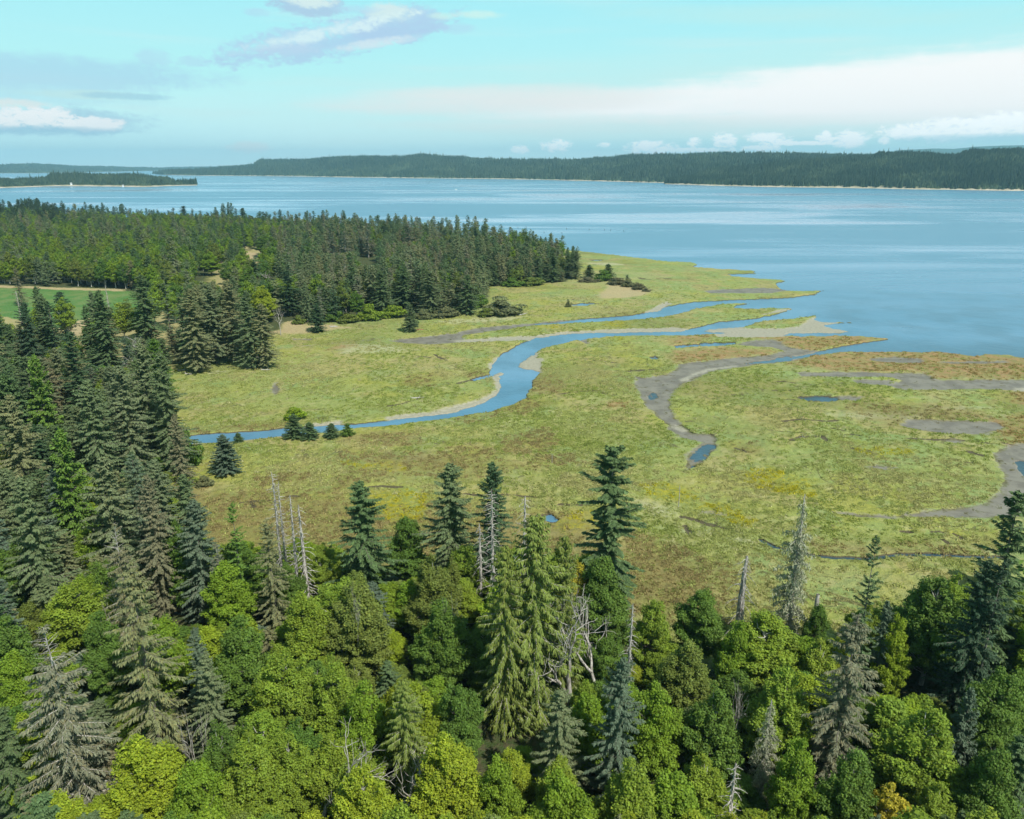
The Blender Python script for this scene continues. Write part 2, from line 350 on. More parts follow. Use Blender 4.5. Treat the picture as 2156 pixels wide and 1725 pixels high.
yellow = [P5([(440,1050),(520,1045),(640,1080),(760,1120),(820,1190),(800,1215),(700,1205),(480,1165),(410,1120)]),
 P5([(-250,1150),(-120,1140),(0,1160),(70,1180),(80,1240),(0,1245),(-180,1225)]), P5([(130,1260),(250,1280),(440,1370),(420,1395),(250,1350),(140,1300)]),
 P4([(1650,445),(1750,438),(1860,440),(1780,470),(1700,465)]), P4([(1650,365),(1780,355),(1800,380),(1680,385)]), P4([(1250,385),(1380,375),(1370,395),(1280,398)]),
 P4([(200,1440),(400,1420),(520,1450),(500,1600),(300,1600),(200,1520)]), P4([(1480,1570),(1650,1560),(1660,1640),(1480,1650)]),
 P5([(1100,925),(1250,905),(1440,925),(1380,945),(1200,950)]), P4([(0,1240),(60,1250),(400,1280),(380,1300),(150,1270)]),
 P4([(900,590),(1000,590),(960,600)])]
brown = [P5([(-700,1560),(-350,1500),(-100,1560),(300,1680),(300,2000),(-300,2000),(-700,1900)]), [(400,1030),(700,1040),(900,1060),(1250,1090),(1330,1200),(1250,1260),(400,1240),(340,1100)], P5([(1000,640),(1500,640),(1900,700),(1300,760)]), P4([(0,1180),(700,1190),(1300,1270),(900,1330),(100,1320)]), P6([(800,455),(900,470),(1050,530),(1100,600),(1196,650),(1300,690),(1196,700),(1000,650),(820,620),(700,560)]),
 P4([(1040,1100),(1100,1075),(1160,1065),(1160,1180),(1060,1170)]), P4([(1000,890),(1150,835),(1250,870),(1150,930)]),
 P4([(60,1080),(300,1060),(450,1060),(500,1110),(250,1140)]), P4([(440,700),(560,690),(560,760),(440,750)]), P4([(1200,1060),(1290,1030),(1350,1100),(1300,1160),(1180,1150)]),
 P4([(1220,690),(1380,700),(1380,800),(1220,800)]), P5([(320,880),(480,870),(510,900),(480,940),(340,925)]), P4([(700,1150),(850,1140),(1000,1200),(800,1220)]),
 P4([(1240,1210),(1450,1200),(1500,1240),(1250,1250)]), P4([(0,1350),(200,1370),(180,1400),(0,1400)]), P4([(740,960),(900,950),(980,920),(960,950),(800,985)]),
 P5([(840,1500),(1400,1530),(1900,1560),(1900,1590),(1300,1570),(900,1590)]), P3([(1640,1090),(1900,1080),(1900,1110),(1700,1130)]),
 P3([(1480,1380),(1700,1300),(1850,1320),(1700,1420)]), P3([(1060,830),(1500,780),(1780,760),(1750,780),(1300,810)]),
 P2([(330,850),(560,830),(700,818),(740,825),(480,862)]), P4([(820,700),(900,660),(940,690)])]
pale = [P7([(600,380),(1200,385),(1500,430),(1000,440)]), P4([(0,500),(300,500),(500,540),(200,560),(0,560)]), P4([(560,355),(900,330),(1150,325),(1100,345),(700,370)]),
 P4([(840,330),(900,318),(1150,322),(1140,335),(860,342)]), P6([(820,290),(900,300),(1000,350),(950,360),(850,330)]), P6([(980,400),(1100,430),(1050,440)]),
 P5([(1570,660),(1800,655),(1950,665),(1700,668)]), P5([(2000,690),(2070,695),(2060,720),(2010,715)]), P5([(40,1440),(200,1430),(220,1450),(60,1460)]),
 P5([(1850,1560),(2000,1575),(2100,1610),(1950,1600)]), P5([(330,1480),(460,1500),(520,1520),(380,1500)]), P3([(1340,430),(1440,425),(1440,440),(1350,443)]),
 P3([(1140,425),(1200,430),(1180,440)]), P5([(900,700),(1200,690),(1500,710),(1500,730),(1000,725)])]
tan = [P7([(960,950),(1060,880),(1150,800),(1500,820),(1600,870),(1900,940),(1900,970),(1750,1010),(1400,1060),(1000,1060),(900,1000)]),
 P3([(1745,190),(1800,120),(1860,115),(1960,140),(1830,165),(1760,185)]), [(137,669),(180,675),(190,712),(137,708)], [(30,604),(260,610),(262,616),(30,609)],
 [(500,538),(520,530),(560,540),(565,570),(545,600),(500,600),(520,570)], P3([(430,130),(540,140),(545,240),(430,200)]), [(60,614),(105,616),(90,622),(60,620)],
 [(-200,600),(40,603),(40,609),(-200,606)], [(560,700),(640,686),(700,684),(740,690),(620,705)]]
field = [[(-300,606),(34,609),(160,612),(330,616),(400,640),(300,668),(200,668),(130,690),(90,690),(0,668),(-300,670)]]
straw = [[(-200,668),(100,668),(200,668),(300,668),(420,640),(560,600),(600,640),(400,720),(300,760),(100,760),(-200,760)], [(460,520),(600,520),(610,640),(500,640),(440,600)]]
forest_left = [(-400,455),(0,456),(80,455),(135,468),(300,476),(500,479),(800,498),(1000,514),(1140,527),(1215,552),(1222,570),(1195,594),(1105,600),(1035,604),(1030,635),(1000,655),
 (920,664),(860,668),(740,675),(700,681),(640,684),(600,688),(572,706),(500,745),(440,765),(355,770),(350,800),(362,900),(380,955),(345,1000),(325,1060),(350,1120),(450,1195),
 (1290,1215),(1335,1310),(1400,1390),(1750,1390),(1800,1330),(2000,1290),(2400,1240),(3500,1240)]
forest_w = np.vstack([W(forest_left), np.array([[400, -60], [-400, -60], [-1500, 300]])])

def sdf(pts, poly, far=30.0):
    """signed distance in metres, positive inside; -far where it is farther away than that"""
    poly = np.asarray(poly, float)
    d = np.full(len(pts), -far)
    lo = poly.min(0) - far; hi = poly.max(0) + far
    idx = np.nonzero((pts[:, 0] > lo[0]) & (pts[:, 0] < hi[0]) & (pts[:, 1] > lo[1]) & (pts[:, 1] < hi[1]))[0]
    if not len(idx): return d
    x = pts[idx, 0]; y = pts[idx, 1]
    best = np.full(len(idx), 1e18); inside = np.zeros(len(idx), bool)
    n = len(poly)
    for i in range(n):
        ax, ay = poly[i]; bx, by = poly[(i + 1) % n]
        ex, ey = bx - ax, by - ay; L2 = ex * ex + ey * ey + 1e-12
        px = x - ax; py = y - ay
        t = np.clip((px * ex + py * ey) / L2, 0, 1)
        qx = px - ex * t; qy = py - ey * t
        np.minimum(best, qx * qx + qy * qy, out=best)
        if ay != by:
            inside ^= ((ay > y) != (by > y)) & (x < ex * (y - ay) / (by - ay) + ax)
    s = np.sqrt(best)
    d[idx] = np.where(inside, s, -s)
    return d
def line_sdf(pts, line, hw, far=12.0):
    line = np.asarray(line, float)
    d = np.full(len(pts), -far)
    lo = line.min(0) - far; hi = line.max(0) + far
    idx = np.nonzero((pts[:, 0] > lo[0]) & (pts[:, 0] < hi[0]) & (pts[:, 1] > lo[1]) & (pts[:, 1] < hi[1]))[0]
    if not len(idx): return d
    x = pts[idx, 0]; y = pts[idx, 1]; best = np.full(len(idx), 1e18)
    for i in range(len(line) - 1):
        ax, ay = line[i]; ex, ey = line[i + 1] - line[i]; L2 = ex * ex + ey * ey + 1e-12
        t = np.clip(((x - ax) * ex + (y - ay) * ey) / L2, 0, 1)
        best = np.minimum(best, (x - ax - ex * t) ** 2 + (y - ay - ey * t) ** 2)
    d[idx] = hw - np.sqrt(best)
    return d
def union(pts, polys, far=30.0):
    r = np.full(len(pts), -far)
    for p in polys: r = np.maximum(r, sdf(pts, W(p), far))
    return r

# ------------------------------------------------------------------ the ground: one sheet, rings and spokes, finest over the marsh
az_in = np.linspace(R(-38), R(38), 800)
az_out = np.linspace(R(38), R(360 - 38), 60)[1:-1]
azs = np.concatenate([az_in, az_out])
th = np.linspace(R(34.5), R(6.0), 600)
rad = np.array([0.5, 20, 40, 55, 70, 85, 100, 115] + list(H / np.tan(th)) + [H / math.tan(R(a)) for a in np.linspace(5.9, 3.2, 30)] + [2200, 3000, 4500, 7000, 11000, 17000, 24000])
RR, AA = np.meshgrid(rad, azs, indexing='ij')
X = (RR * np.sin(AA)).ravel(); Y = (RR * np.cos(AA)).ravel(); D = RR.ravel()
pts = np.stack([X, Y], 1)
wob = np.clip(D / 300, 0.4, 2.5)
wx = fbm(X, Y, 9, 11) * 1.6 * wob; wy = fbm(X, Y, 9, 31) * 1.6 * wob
wx += fbm(X, Y, 2.2, 51, 2) * 0.9 * wob; wy += fbm(X, Y, 2.2, 71, 2) * 0.9 * wob
pw = pts + np.stack([wx, wy], 1) * np.clip((D - 60) / 100, 0, 1)[:, None] * 0.75
ed = (fbm(X, Y, 3.2, 131, 3) * 1.1 + fbm(X, Y, 12, 141, 2) * 0.9) * np.clip(D / 350, 0.55, 2.2)
s_coast = sdf(pw, coast, 60.0) + ed * 0.8
s_for = sdf(pw, forest_w, 25.0)
a_mud = union(pw, mud); a_sand = union(pw, sand); a_or = union(pw, orange); a_ye = union(pw, yellow)
a_br = union(pw, brown); a_pale = union(pw, pale); a_tan = union(pw, tan); a_field = union(pw, field); a_straw = union(pw, straw)
a_mud = np.maximum(a_mud, np.minimum(a_sand - 0, a_mud))
wat = s_coast.copy()
for p in pools: wat = np.minimum(wat, -sdf(pw, W(p), 30) + ed * 0.9)
def ss(x, a, b):
    t = np.clip((x - a) / (b - a), 0, 1); return t * t * (3 - 2 * t)
low = ss(np.maximum(a_mud, a_sand), -1.5 * wob, 1.0 * wob)
tus = fbm(X * 1.0, Y * 1.0, 4.5, 15, 4)
land = 0.30 * fbm(X, Y, 16, 5, 2) + 0.42 * np.abs(tus) + 0.34 * fbm(X, Y, 1.5, 19, 2) * np.clip(1.5 - D / 500, 0.3, 1) + 0.20 * fbm(X, Y, 60, 25, 2)
land = np.where(land < -0.02, -0.02 + (land + 0.02) * 0.35, land)
land = land * (1 - low) + low * (-0.36 + 0.05 * fbm(X, Y, 12, 8) + 0.03)
land = np.where(D > 1300, 0.0, land) 
bw = np.clip(D / 330, 0.8, 6.0)
h = -1.6 + (land + 1.6) * ss(wat, -bw * 1.0, bw * 0.8)
cr = np.full(len(pts), -12.0)
for ln, hw, dep in creeks:
    ln = W(ln); md = np.hypot(*ln.mean(0))
    s = line_sdf(pw, ln, max(hw, md / 700))
    s = s + ed * 0.45 * (0.6 if hw < 1.2 else 1.0)
    dd_ = dep if dep > 1 else min(dep, 0.48)
    h = np.where(h > -0.5, np.minimum(h, (h * (1 - ss(s, -0.7, 0.2)) + (0.05 - dd_) * ss(s, -0.7, 0.2))), h)
    cr = np.maximum(cr, s)
h = h + ss(s_for, 0, 12) * (0.5 + 0.8 * fbm(X, Y, 18, 44)) * ss(s_coast, 0, 20)
h = np.where(s_coast < -40, -4.0, h)
nA = len(azs); nR = len(rad)
ii = np.arange(nR - 1)[:, None] * nA; jj = np.arange(nA)[None, :]; j2 = (jj + 1) % nA
F = np.stack([ii + jj, ii + nA + jj, ii + nA + j2, ii + j2], -1).reshape(-1, 4)
Fc = np.array([[0]]) 
gm = mesh_np('ground', np.stack([X, Y, h], 1), [F[:, ::-1]], smooth=True,
             vattr=dict(mud=a_mud, sand=a_sand, orange=a_or, yellow=a_ye, brown=a_br, pale=a_pale, tan=a_tan, field=a_field, straw=a_straw, forest=s_for, creek=cr, shore=s_coast))

def height_at(x, y):
    """ground height under a point, from the rings-and-spokes sheet"""
    r = math.hypot(x, y); a = math.atan2(x, y)
    i = min(max(int(np.searchsorted(rad, r)), 0), nR - 1); j = min(max(int(np.searchsorted(az_in, a)), 0), len(az_in) - 1)
    return float(h[i * nA + j])

# ground material
m_ground, g = new_mat('marsh_ground')
pos = g.node('ShaderNodeNewGeometry', 0)
px, py, pz = g.sep(pos)[0:3]
p2 = g.comb(px, py, 0.0)
n80 = g.noise(p2, 0.016, 4, 0.6, 0.4); n25 = g.noise(p2, 0.05, 4, 0.6, 0.5); n8 = g.noise(p2, 0.16, 4, 0.6, 0.3)
n2 = g.noise(p2, 0.7, 4, 0.65); n05 = g.noise(p2, 2.6, 3, 0.7)
n40b = g.noise(g.node('ShaderNodeVectorMath', 0, {0: p2, 1: (311.0, 97.0, 0)}, operation='ADD'), 0.028, 4, 0.6, 0.6)
n12b = g.noise(g.node('ShaderNodeVectorMath', 0, {0: p2, 1: (811.0, 297.0, 0)}, operation='ADD'), 0.11, 4, 0.65, 0.4)
n40c = g.noise(g.node('ShaderNodeVectorMath', 0, {0: p2, 1: (-511.0, 697.0, 0)}, operation='ADD'), 0.020, 5, 0.65, 0.9)
n5c = g.noise(g.node('ShaderNodeVectorMath', 0, {0: p2, 1: (-11.0, 97.0, 0)}, operation='ADD'), 0.30, 5, 0.7, 0.6)
GRASS = g.mix(g.step(n80, 0.42, 0.60), (0.255, 0.305, 0.095), (0.295, 0.310, 0.065))
GRASS = g.mix(g.mul(g.step(px, 20, 120), g.mul(g.step(n40c, 0.40, 0.60), 0.75)), GRASS, (0.205, 0.310, 0.120))
GRASS = g.mix(g.mul(g.step(n25, 0.50, 0.62), 0.8), GRASS, (0.200, 0.290, 0.105))
GRASS = g.mix(g.mul(g.step(n40b, 0.49, 0.62), 0.85), GRASS, (0.335, 0.300, 0.125))
GRASS = g.mix(g.mul(g.step(n40c, 0.55, 0.68), 0.7), GRASS, (0.245, 0.225, 0.080))
GRASS = g.mix(g.mul(g.step(n12b, 0.54, 0.66), 0.75), GRASS, (0.185, 0.235, 0.035))
GRASS = g.mix(g.mul(g.step(n8, 0.55, 0.68), 0.65), GRASS, (0.400, 0.385, 0.190))
GRASS = g.mix(g.mul(g.step(n5c, 0.54, 0.68), 0.70), GRASS, (0.120, 0.150, 0.042))
GRASS = g.mix(g.mul(g.step(n5c, 0.44, 0.33), 0.60), GRASS, (0.380, 0.390, 0.180))
GRASS = g.mix(g.mul(g.step(n2, 0.54, 0.68), 0.60), GRASS, (0.130, 0.155, 0.045))
GRASS = g.mix(g.mul(g.step(n05, 0.52, 0.70), 0.50), GRASS, (0.420, 0.420, 0.220))
GRASS = g.mix(g.mul(g.step(n05, 0.46, 0.30), 0.45), GRASS, (0.110, 0.135, 0.040))
GRASS = g.mix(g.mul(g.step(g.noise(p2, 1.3, 2, 0.5), 0.72, 0.75), 0.6), GRASS, (0.55, 0.53, 0.38))
wide = g.noise(g.node('ShaderNodeVectorMath', 0, {0: g.scale(p2, (0.6, 1.0, 1.0)), 1: (71.0, -97.0, 0)}, operation='ADD'), 0.014, 4, 0.6, 1.2)
GRASS = g.mix(g.mul(g.step(wide, 0.52, 0.64), 0.55), GRASS, (0.175, 0.185, 0.055))
GRASS = g.mix(g.mul(g.step(wide, 0.46, 0.36), 0.40), GRASS, (0.330, 0.320, 0.160))
# thin drainage lines winding through the turf
q1 = g.noise(p2, 0.035, 3, 0.55, 1.6); q2 = g.noise(g.node('ShaderNodeVectorMath', 0, {0: p2, 1: (45.0, 700.0, 0)}, operation='ADD'), 0.075, 3, 0.55, 1.2)
d1 = g.step(g.m('ABSOLUTE', g.sub(q1, 0.5)), 0.010, 0.003); d2 = g.step(g.m('ABSOLUTE', g.sub(q2, 0.5)), 0.012, 0.004)
dl = g.m('MAXIMUM', g.mul(d1, g.step(n25, 0.42, 0.56)), g.mul(d2, g.step(n40b, 0.50, 0.58)))
GRASS = g.mix(g.m('MAXIMUM', g.mul(d1, g.mul(g.step(n25, 0.44, 0.56), 0.8)), g.mul(d2, g.mul(g.step(n40b, 0.52, 0.60), 0.6))), GRASS, (0.11, 0.105, 0.050))
GRASS = g.scale(GRASS, (0.98, 0.93, 0.84))
def zone(name, amp=6.0, edge=1.5, fine=2.5, off=0.0):
    s = g.attr(name)
    s = g.add(s, g.mul(g.sub(n12b, 0.5), amp * 2)); s = g.add(s, g.mul(g.sub(n2, 0.5), fine * 2))
    return g.step(s, -edge + off, edge + off)
c = GRASS
c = g.mix(g.mul(zone('straw', 14, 6), 0.9), c, (0.33, 0.28, 0.13))
c = g.mix(g.mul(zone('pale', 7, 3), 0.6), c, (0.40, 0.39, 0.24))
c = g.mix(g.mul(zone('brown', 16, 10, 3), 0.6), c, g.mix(n5c, (0.14, 0.125, 0.035), (0.22, 0.155, 0.065)))
c = g.mix(g.mul(zone('orange', 11, 6, 4), g.step(n5c, 0.35, 0.6, 0.75, 1.0)), c, g.mix(g.step(n8, 0.42, 0.58), (0.235, 0.195, 0.070), (0.31, 0.195, 0.09)))
c = g.mix(g.mul(zone('yellow', 11, 6, 5), 0.75), c, g.mix(g.step(n2, 0.42, 0.60), (0.20, 0.21, 0.03), (0.36, 0.31, 0.015)))
c = g.mix(g.mul(zone('tan', 6, 3, 4), 0.75), c, g.mix(n2, (0.46, 0.34, 0.21), (0.38, 0.30, 0.17)))
c = g.mix(zone('field', 1.0, 0.6, 0.3), c, g.mix(g.step(n25, 0.42, 0.62), (0.080, 0.175, 0.040), (0.14, 0.20, 0.06)))
wet = g.mix(g.step(n8, 0.40, 0.62), (0.235, 0.215, 0.180), (0.165, 0.148, 0.125))
mudm = g.mul(zone('mud', 3.5, 1.2, 2.5), g.step(n5c, 0.66, 0.58))
c = g.mix(mudm, c, wet)
sandm = g.mul(zone('sand', 1.6, 1.2, 1.8, -0.7), 0.95)
c = g.mix(sandm, c, g.mix(g.step(n2, 0.35, 0.65), (0.27, 0.245, 0.190), (0.37, 0.335, 0.265)))
# cut banks and creek beds: bare wet mud below the turf line
cut = g.mul(g.step(g.add(pz, g.mul(g.sub(n05, 0.5), 0.25)), -0.17, -0.30), g.sub(1.0, g.m('MAXIMUM', g.mul(mudm, 0.75), sandm)))
cut = g.mul(cut, g.step(g.attr('shore'), 16.0, 6.0, 1.0, 1.0))
c = g.mix(g.mul(cut, 0.9), c, g.mix(n05, (0.050, 0.040, 0.028), (0.11, 0.088, 0.055)))
# always-wet strip by the waterline
c = g.mix(g.mul(g.step(pz, -0.42, -0.52), 0.55), c, (0.09, 0.08, 0.065))
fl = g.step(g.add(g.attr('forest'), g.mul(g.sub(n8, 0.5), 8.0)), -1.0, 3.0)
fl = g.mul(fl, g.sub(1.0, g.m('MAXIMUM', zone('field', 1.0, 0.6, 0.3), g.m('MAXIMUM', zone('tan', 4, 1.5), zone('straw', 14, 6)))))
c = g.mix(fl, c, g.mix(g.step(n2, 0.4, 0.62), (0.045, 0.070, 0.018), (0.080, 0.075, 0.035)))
bumph = g.add(g.add(g.mul(n2, 0.6), g.mul(n05, 0.34)), g.mul(n5c, 0.9))
soft = g.m('MAXIMUM', mudm, sandm)
bs = g.mul(g.step(soft, 0.0, 1.0, 1.0, 0.12, False), 0.95)
out(g, principled(g, c, g.step(soft, 0, 1, 0.9, 0.55, False), 0.25, bumph, bs, 0.9))
ground = link('ground', gm, mat=m_ground); tag(ground, 'tidal salt marsh and forest floor', None, None, 'structure')

# ------------------------------------------------------------------ water
m_water, g = new_mat('bay_water')
pos = g.node('ShaderNodeNewGeometry', 0)
px, py, pz = g.sep(pos)[0:3]
far = g.m('LENGTH' if False else 'SQRT', g.add(g.mul(px, px), g.mul(py, py)))
s1 = g.noise(g.comb(g.mul(px, 0.0009), g.mul(py, 0.0032)), 1.0, 4, 0.5, 1.1)
s2 = g.noise(g.comb(g.mul(px, 0.0028), g.add(g.mul(py, 0.011), 17.0)), 1.0, 3, 0.5, 1.4)
s3 = g.noise(g.comb(g.mul(px, 0.0005), g.add(g.mul(py, 0.0018), 7.0)), 1.0, 3, 0.5, 0.6)
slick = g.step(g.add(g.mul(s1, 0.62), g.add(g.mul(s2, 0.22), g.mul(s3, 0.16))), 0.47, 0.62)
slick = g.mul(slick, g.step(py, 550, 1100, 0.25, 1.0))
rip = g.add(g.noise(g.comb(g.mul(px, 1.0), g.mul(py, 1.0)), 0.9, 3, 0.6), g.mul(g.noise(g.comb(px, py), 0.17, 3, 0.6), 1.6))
wcol = g.mix(slick, (0.080, 0.200, 0.310), (0.260, 0.390, 0.580))  # slicks: the bright horizon reflection is also painted into the base colour
wcol = g.mix(g.mul(g.step(py, 420, 320), g.step(px, 25, 50)), wcol, (0.035, 0.065, 0.085))  # creek and pool water: silty tone, with the dark bank reflection painted in
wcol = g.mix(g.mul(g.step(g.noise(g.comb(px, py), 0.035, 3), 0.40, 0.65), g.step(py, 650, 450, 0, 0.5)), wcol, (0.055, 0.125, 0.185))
wrough = g.mix(slick, (0.30, 0.30, 0.30), (0.10, 0.10, 0.10))
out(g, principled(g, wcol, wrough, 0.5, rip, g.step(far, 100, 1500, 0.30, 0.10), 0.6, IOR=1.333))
nr = 96
wv = [(0, 0, -0.55)] ; wf = []
wrad = [60, 120, 250, 500, 1000, 2000, 4000, 8000, 16000, 24200]
for r_ in wrad:
    for k in range(nr):
        a = 2 * math.pi * k / nr; wv.append((r_ * math.sin(a), r_ * math.cos(a), -0.55))
q = []
for i in range(len(wrad) - 1):
    for k in range(nr):
        a0 = 1 + i * nr + k; a1 = 1 + i * nr + (k + 1) % nr
        q.append((a0, a1, a1 + nr, a0 + nr))
t3 = [(0, 1 + (k + 1) % nr, 1 + k) for k in range(nr)]
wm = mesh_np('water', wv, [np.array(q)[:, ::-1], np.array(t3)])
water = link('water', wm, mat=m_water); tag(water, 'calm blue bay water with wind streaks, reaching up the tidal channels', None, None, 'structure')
# ------------------------------------------------------------------ materials of plants
def leaf_mat(name, amp=0.5, trans=0.22, inst=False, hue=(1.25, 1.08, 0.6)):
    m, g = new_mat(name)
    if inst: tint = g.attr('tint', 'INSTANCER', 0)
    else:
        tint = g.node('ShaderNodeObjectInfo', 1)
    v = g.attr('var')
    k = g.step(v, 0.0, 1.0, 0.92 * (1.0 - amp), 0.92 * (1.0 + amp), False)
    c = g.scale(tint, g.comb(k, k, k))
    c = g.mix(g.mul(g.step(g.attr('warm'), 0.55, 1.0, 0, 1, False), 0.8), c, g.scale(c, hue))
    d = principled(g, c, 0.62, 0.22)
    tr = g.n.new('ShaderNodeBsdfTranslucent'); g.put(tr.inputs[0], g.scale(c, (1.1, 1.25, 0.5)))
    mx = g.n.new('ShaderNodeMixShader'); mx.inputs[0].default_value = trans
    g.l.new(d, mx.inputs[1]); g.l.new(tr.outputs[0], mx.inputs[2])
    out(g, mx.outputs[0]); return m
def bark_mat(name, a, b, sc_=6.0):
    m, g = new_mat(name)
    p = g.node('ShaderNodeTexCoord', 3)
    n = g.noise(g.scale(p, (1.0, 1.0, 0.25)), sc_, 4, 0.65)
    out(g, principled(g, g.mix(g.step(n, 0.35, 0.65), a, b), 0.85, 0.2, n, 0.6, 0.08)); return m
M_needle = leaf_mat('conifer_needles', 0.45, 0.12, hue=(1.35, 1.1, 0.85))
M_leaf = leaf_mat('broad_leaves', 0.45, 0.18)
M_needle_i = leaf_mat('conifer_needles_far', 0.45, 0.12, True, (1.35, 1.1, 0.85))
M_leaf_i = leaf_mat('broad_leaves_far', 0.40, 0.28, True)
M_bark = bark_mat('brown_grey_bark', (0.10, 0.085, 0.07), (0.22, 0.20, 0.17))
M_dead = bark_mat('bleached_dead_wood', (0.20, 0.175, 0.15), (0.52, 0.49, 0.45))
M_pale = bark_mat('pale_alder_bark', (0.30, 0.29, 0.25), (0.50, 0.48, 0.43))

# ------------------------------------------------------------------ shape builders (numpy)
class Geo:
    def __init__(s, c=4): s.v = []; s.q = []; s.fa = []; s.fw = []; s.n = 0; s.c = c
    def quads(s, V4, var=None, warm=None):
        k = len(V4)
        s.v.append(V4.reshape(-1, 3)); s.q.append(np.arange(k * s.c).reshape(-1, s.c) + s.n); s.n += k * s.c
        s.fa.append(np.full(k, .5) if var is None else var); s.fw.append(np.zeros(k) if warm is None else warm)
    def mesh(s, name, smooth=False):
        return mesh_np(name, np.concatenate(s.v), [np.concatenate(s.q)], smooth, fattr=dict(var=np.concatenate(s.fa), warm=np.concatenate(s.fw)))
def unit(a): return a / (np.linalg.norm(a, axis=-1, keepdims=True) + 1e-9)

class Tubes:
    """many tapered tubes joined into one surface mesh"""
    def __init__(s): s.v = []; s.f = []; s.n = 0
    def add(s, P, r, sides=5):
        P = np.asarray(P, float); r = np.asarray(r, float); k = len(P)
        T = unit(np.gradient(P, axis=0))
        ref = np.array([0, 0, 1.0]) if abs(T[0, 2]) < 0.9 else np.array([1.0, 0, 0])
        A = unit(np.cross(T, ref)); B = np.cross(T, A)
        a = np.arange(sides) * 2 * math.pi / sides
        ring = P[:, None] + (A[:, None] * np.cos(a)[None, :, None] + B[:, None] * np.sin(a)[None, :, None]) * r[:, None, None]
        s.v.append(ring.reshape(-1, 3))
        i = np.arange(k - 1)[:, None] * sides; j = np.arange(sides)[None]; j2 = (j + 1) % sides
        s.f.append((np.stack([i + j, i + j2, i + sides + j2, i + sides + j], -1).reshape(-1, 4)) + s.n)
        s.n += k * sides
    def mesh(s, name): return mesh_np(name, np.concatenate(s.v), [np.concatenate(s.f)], True)

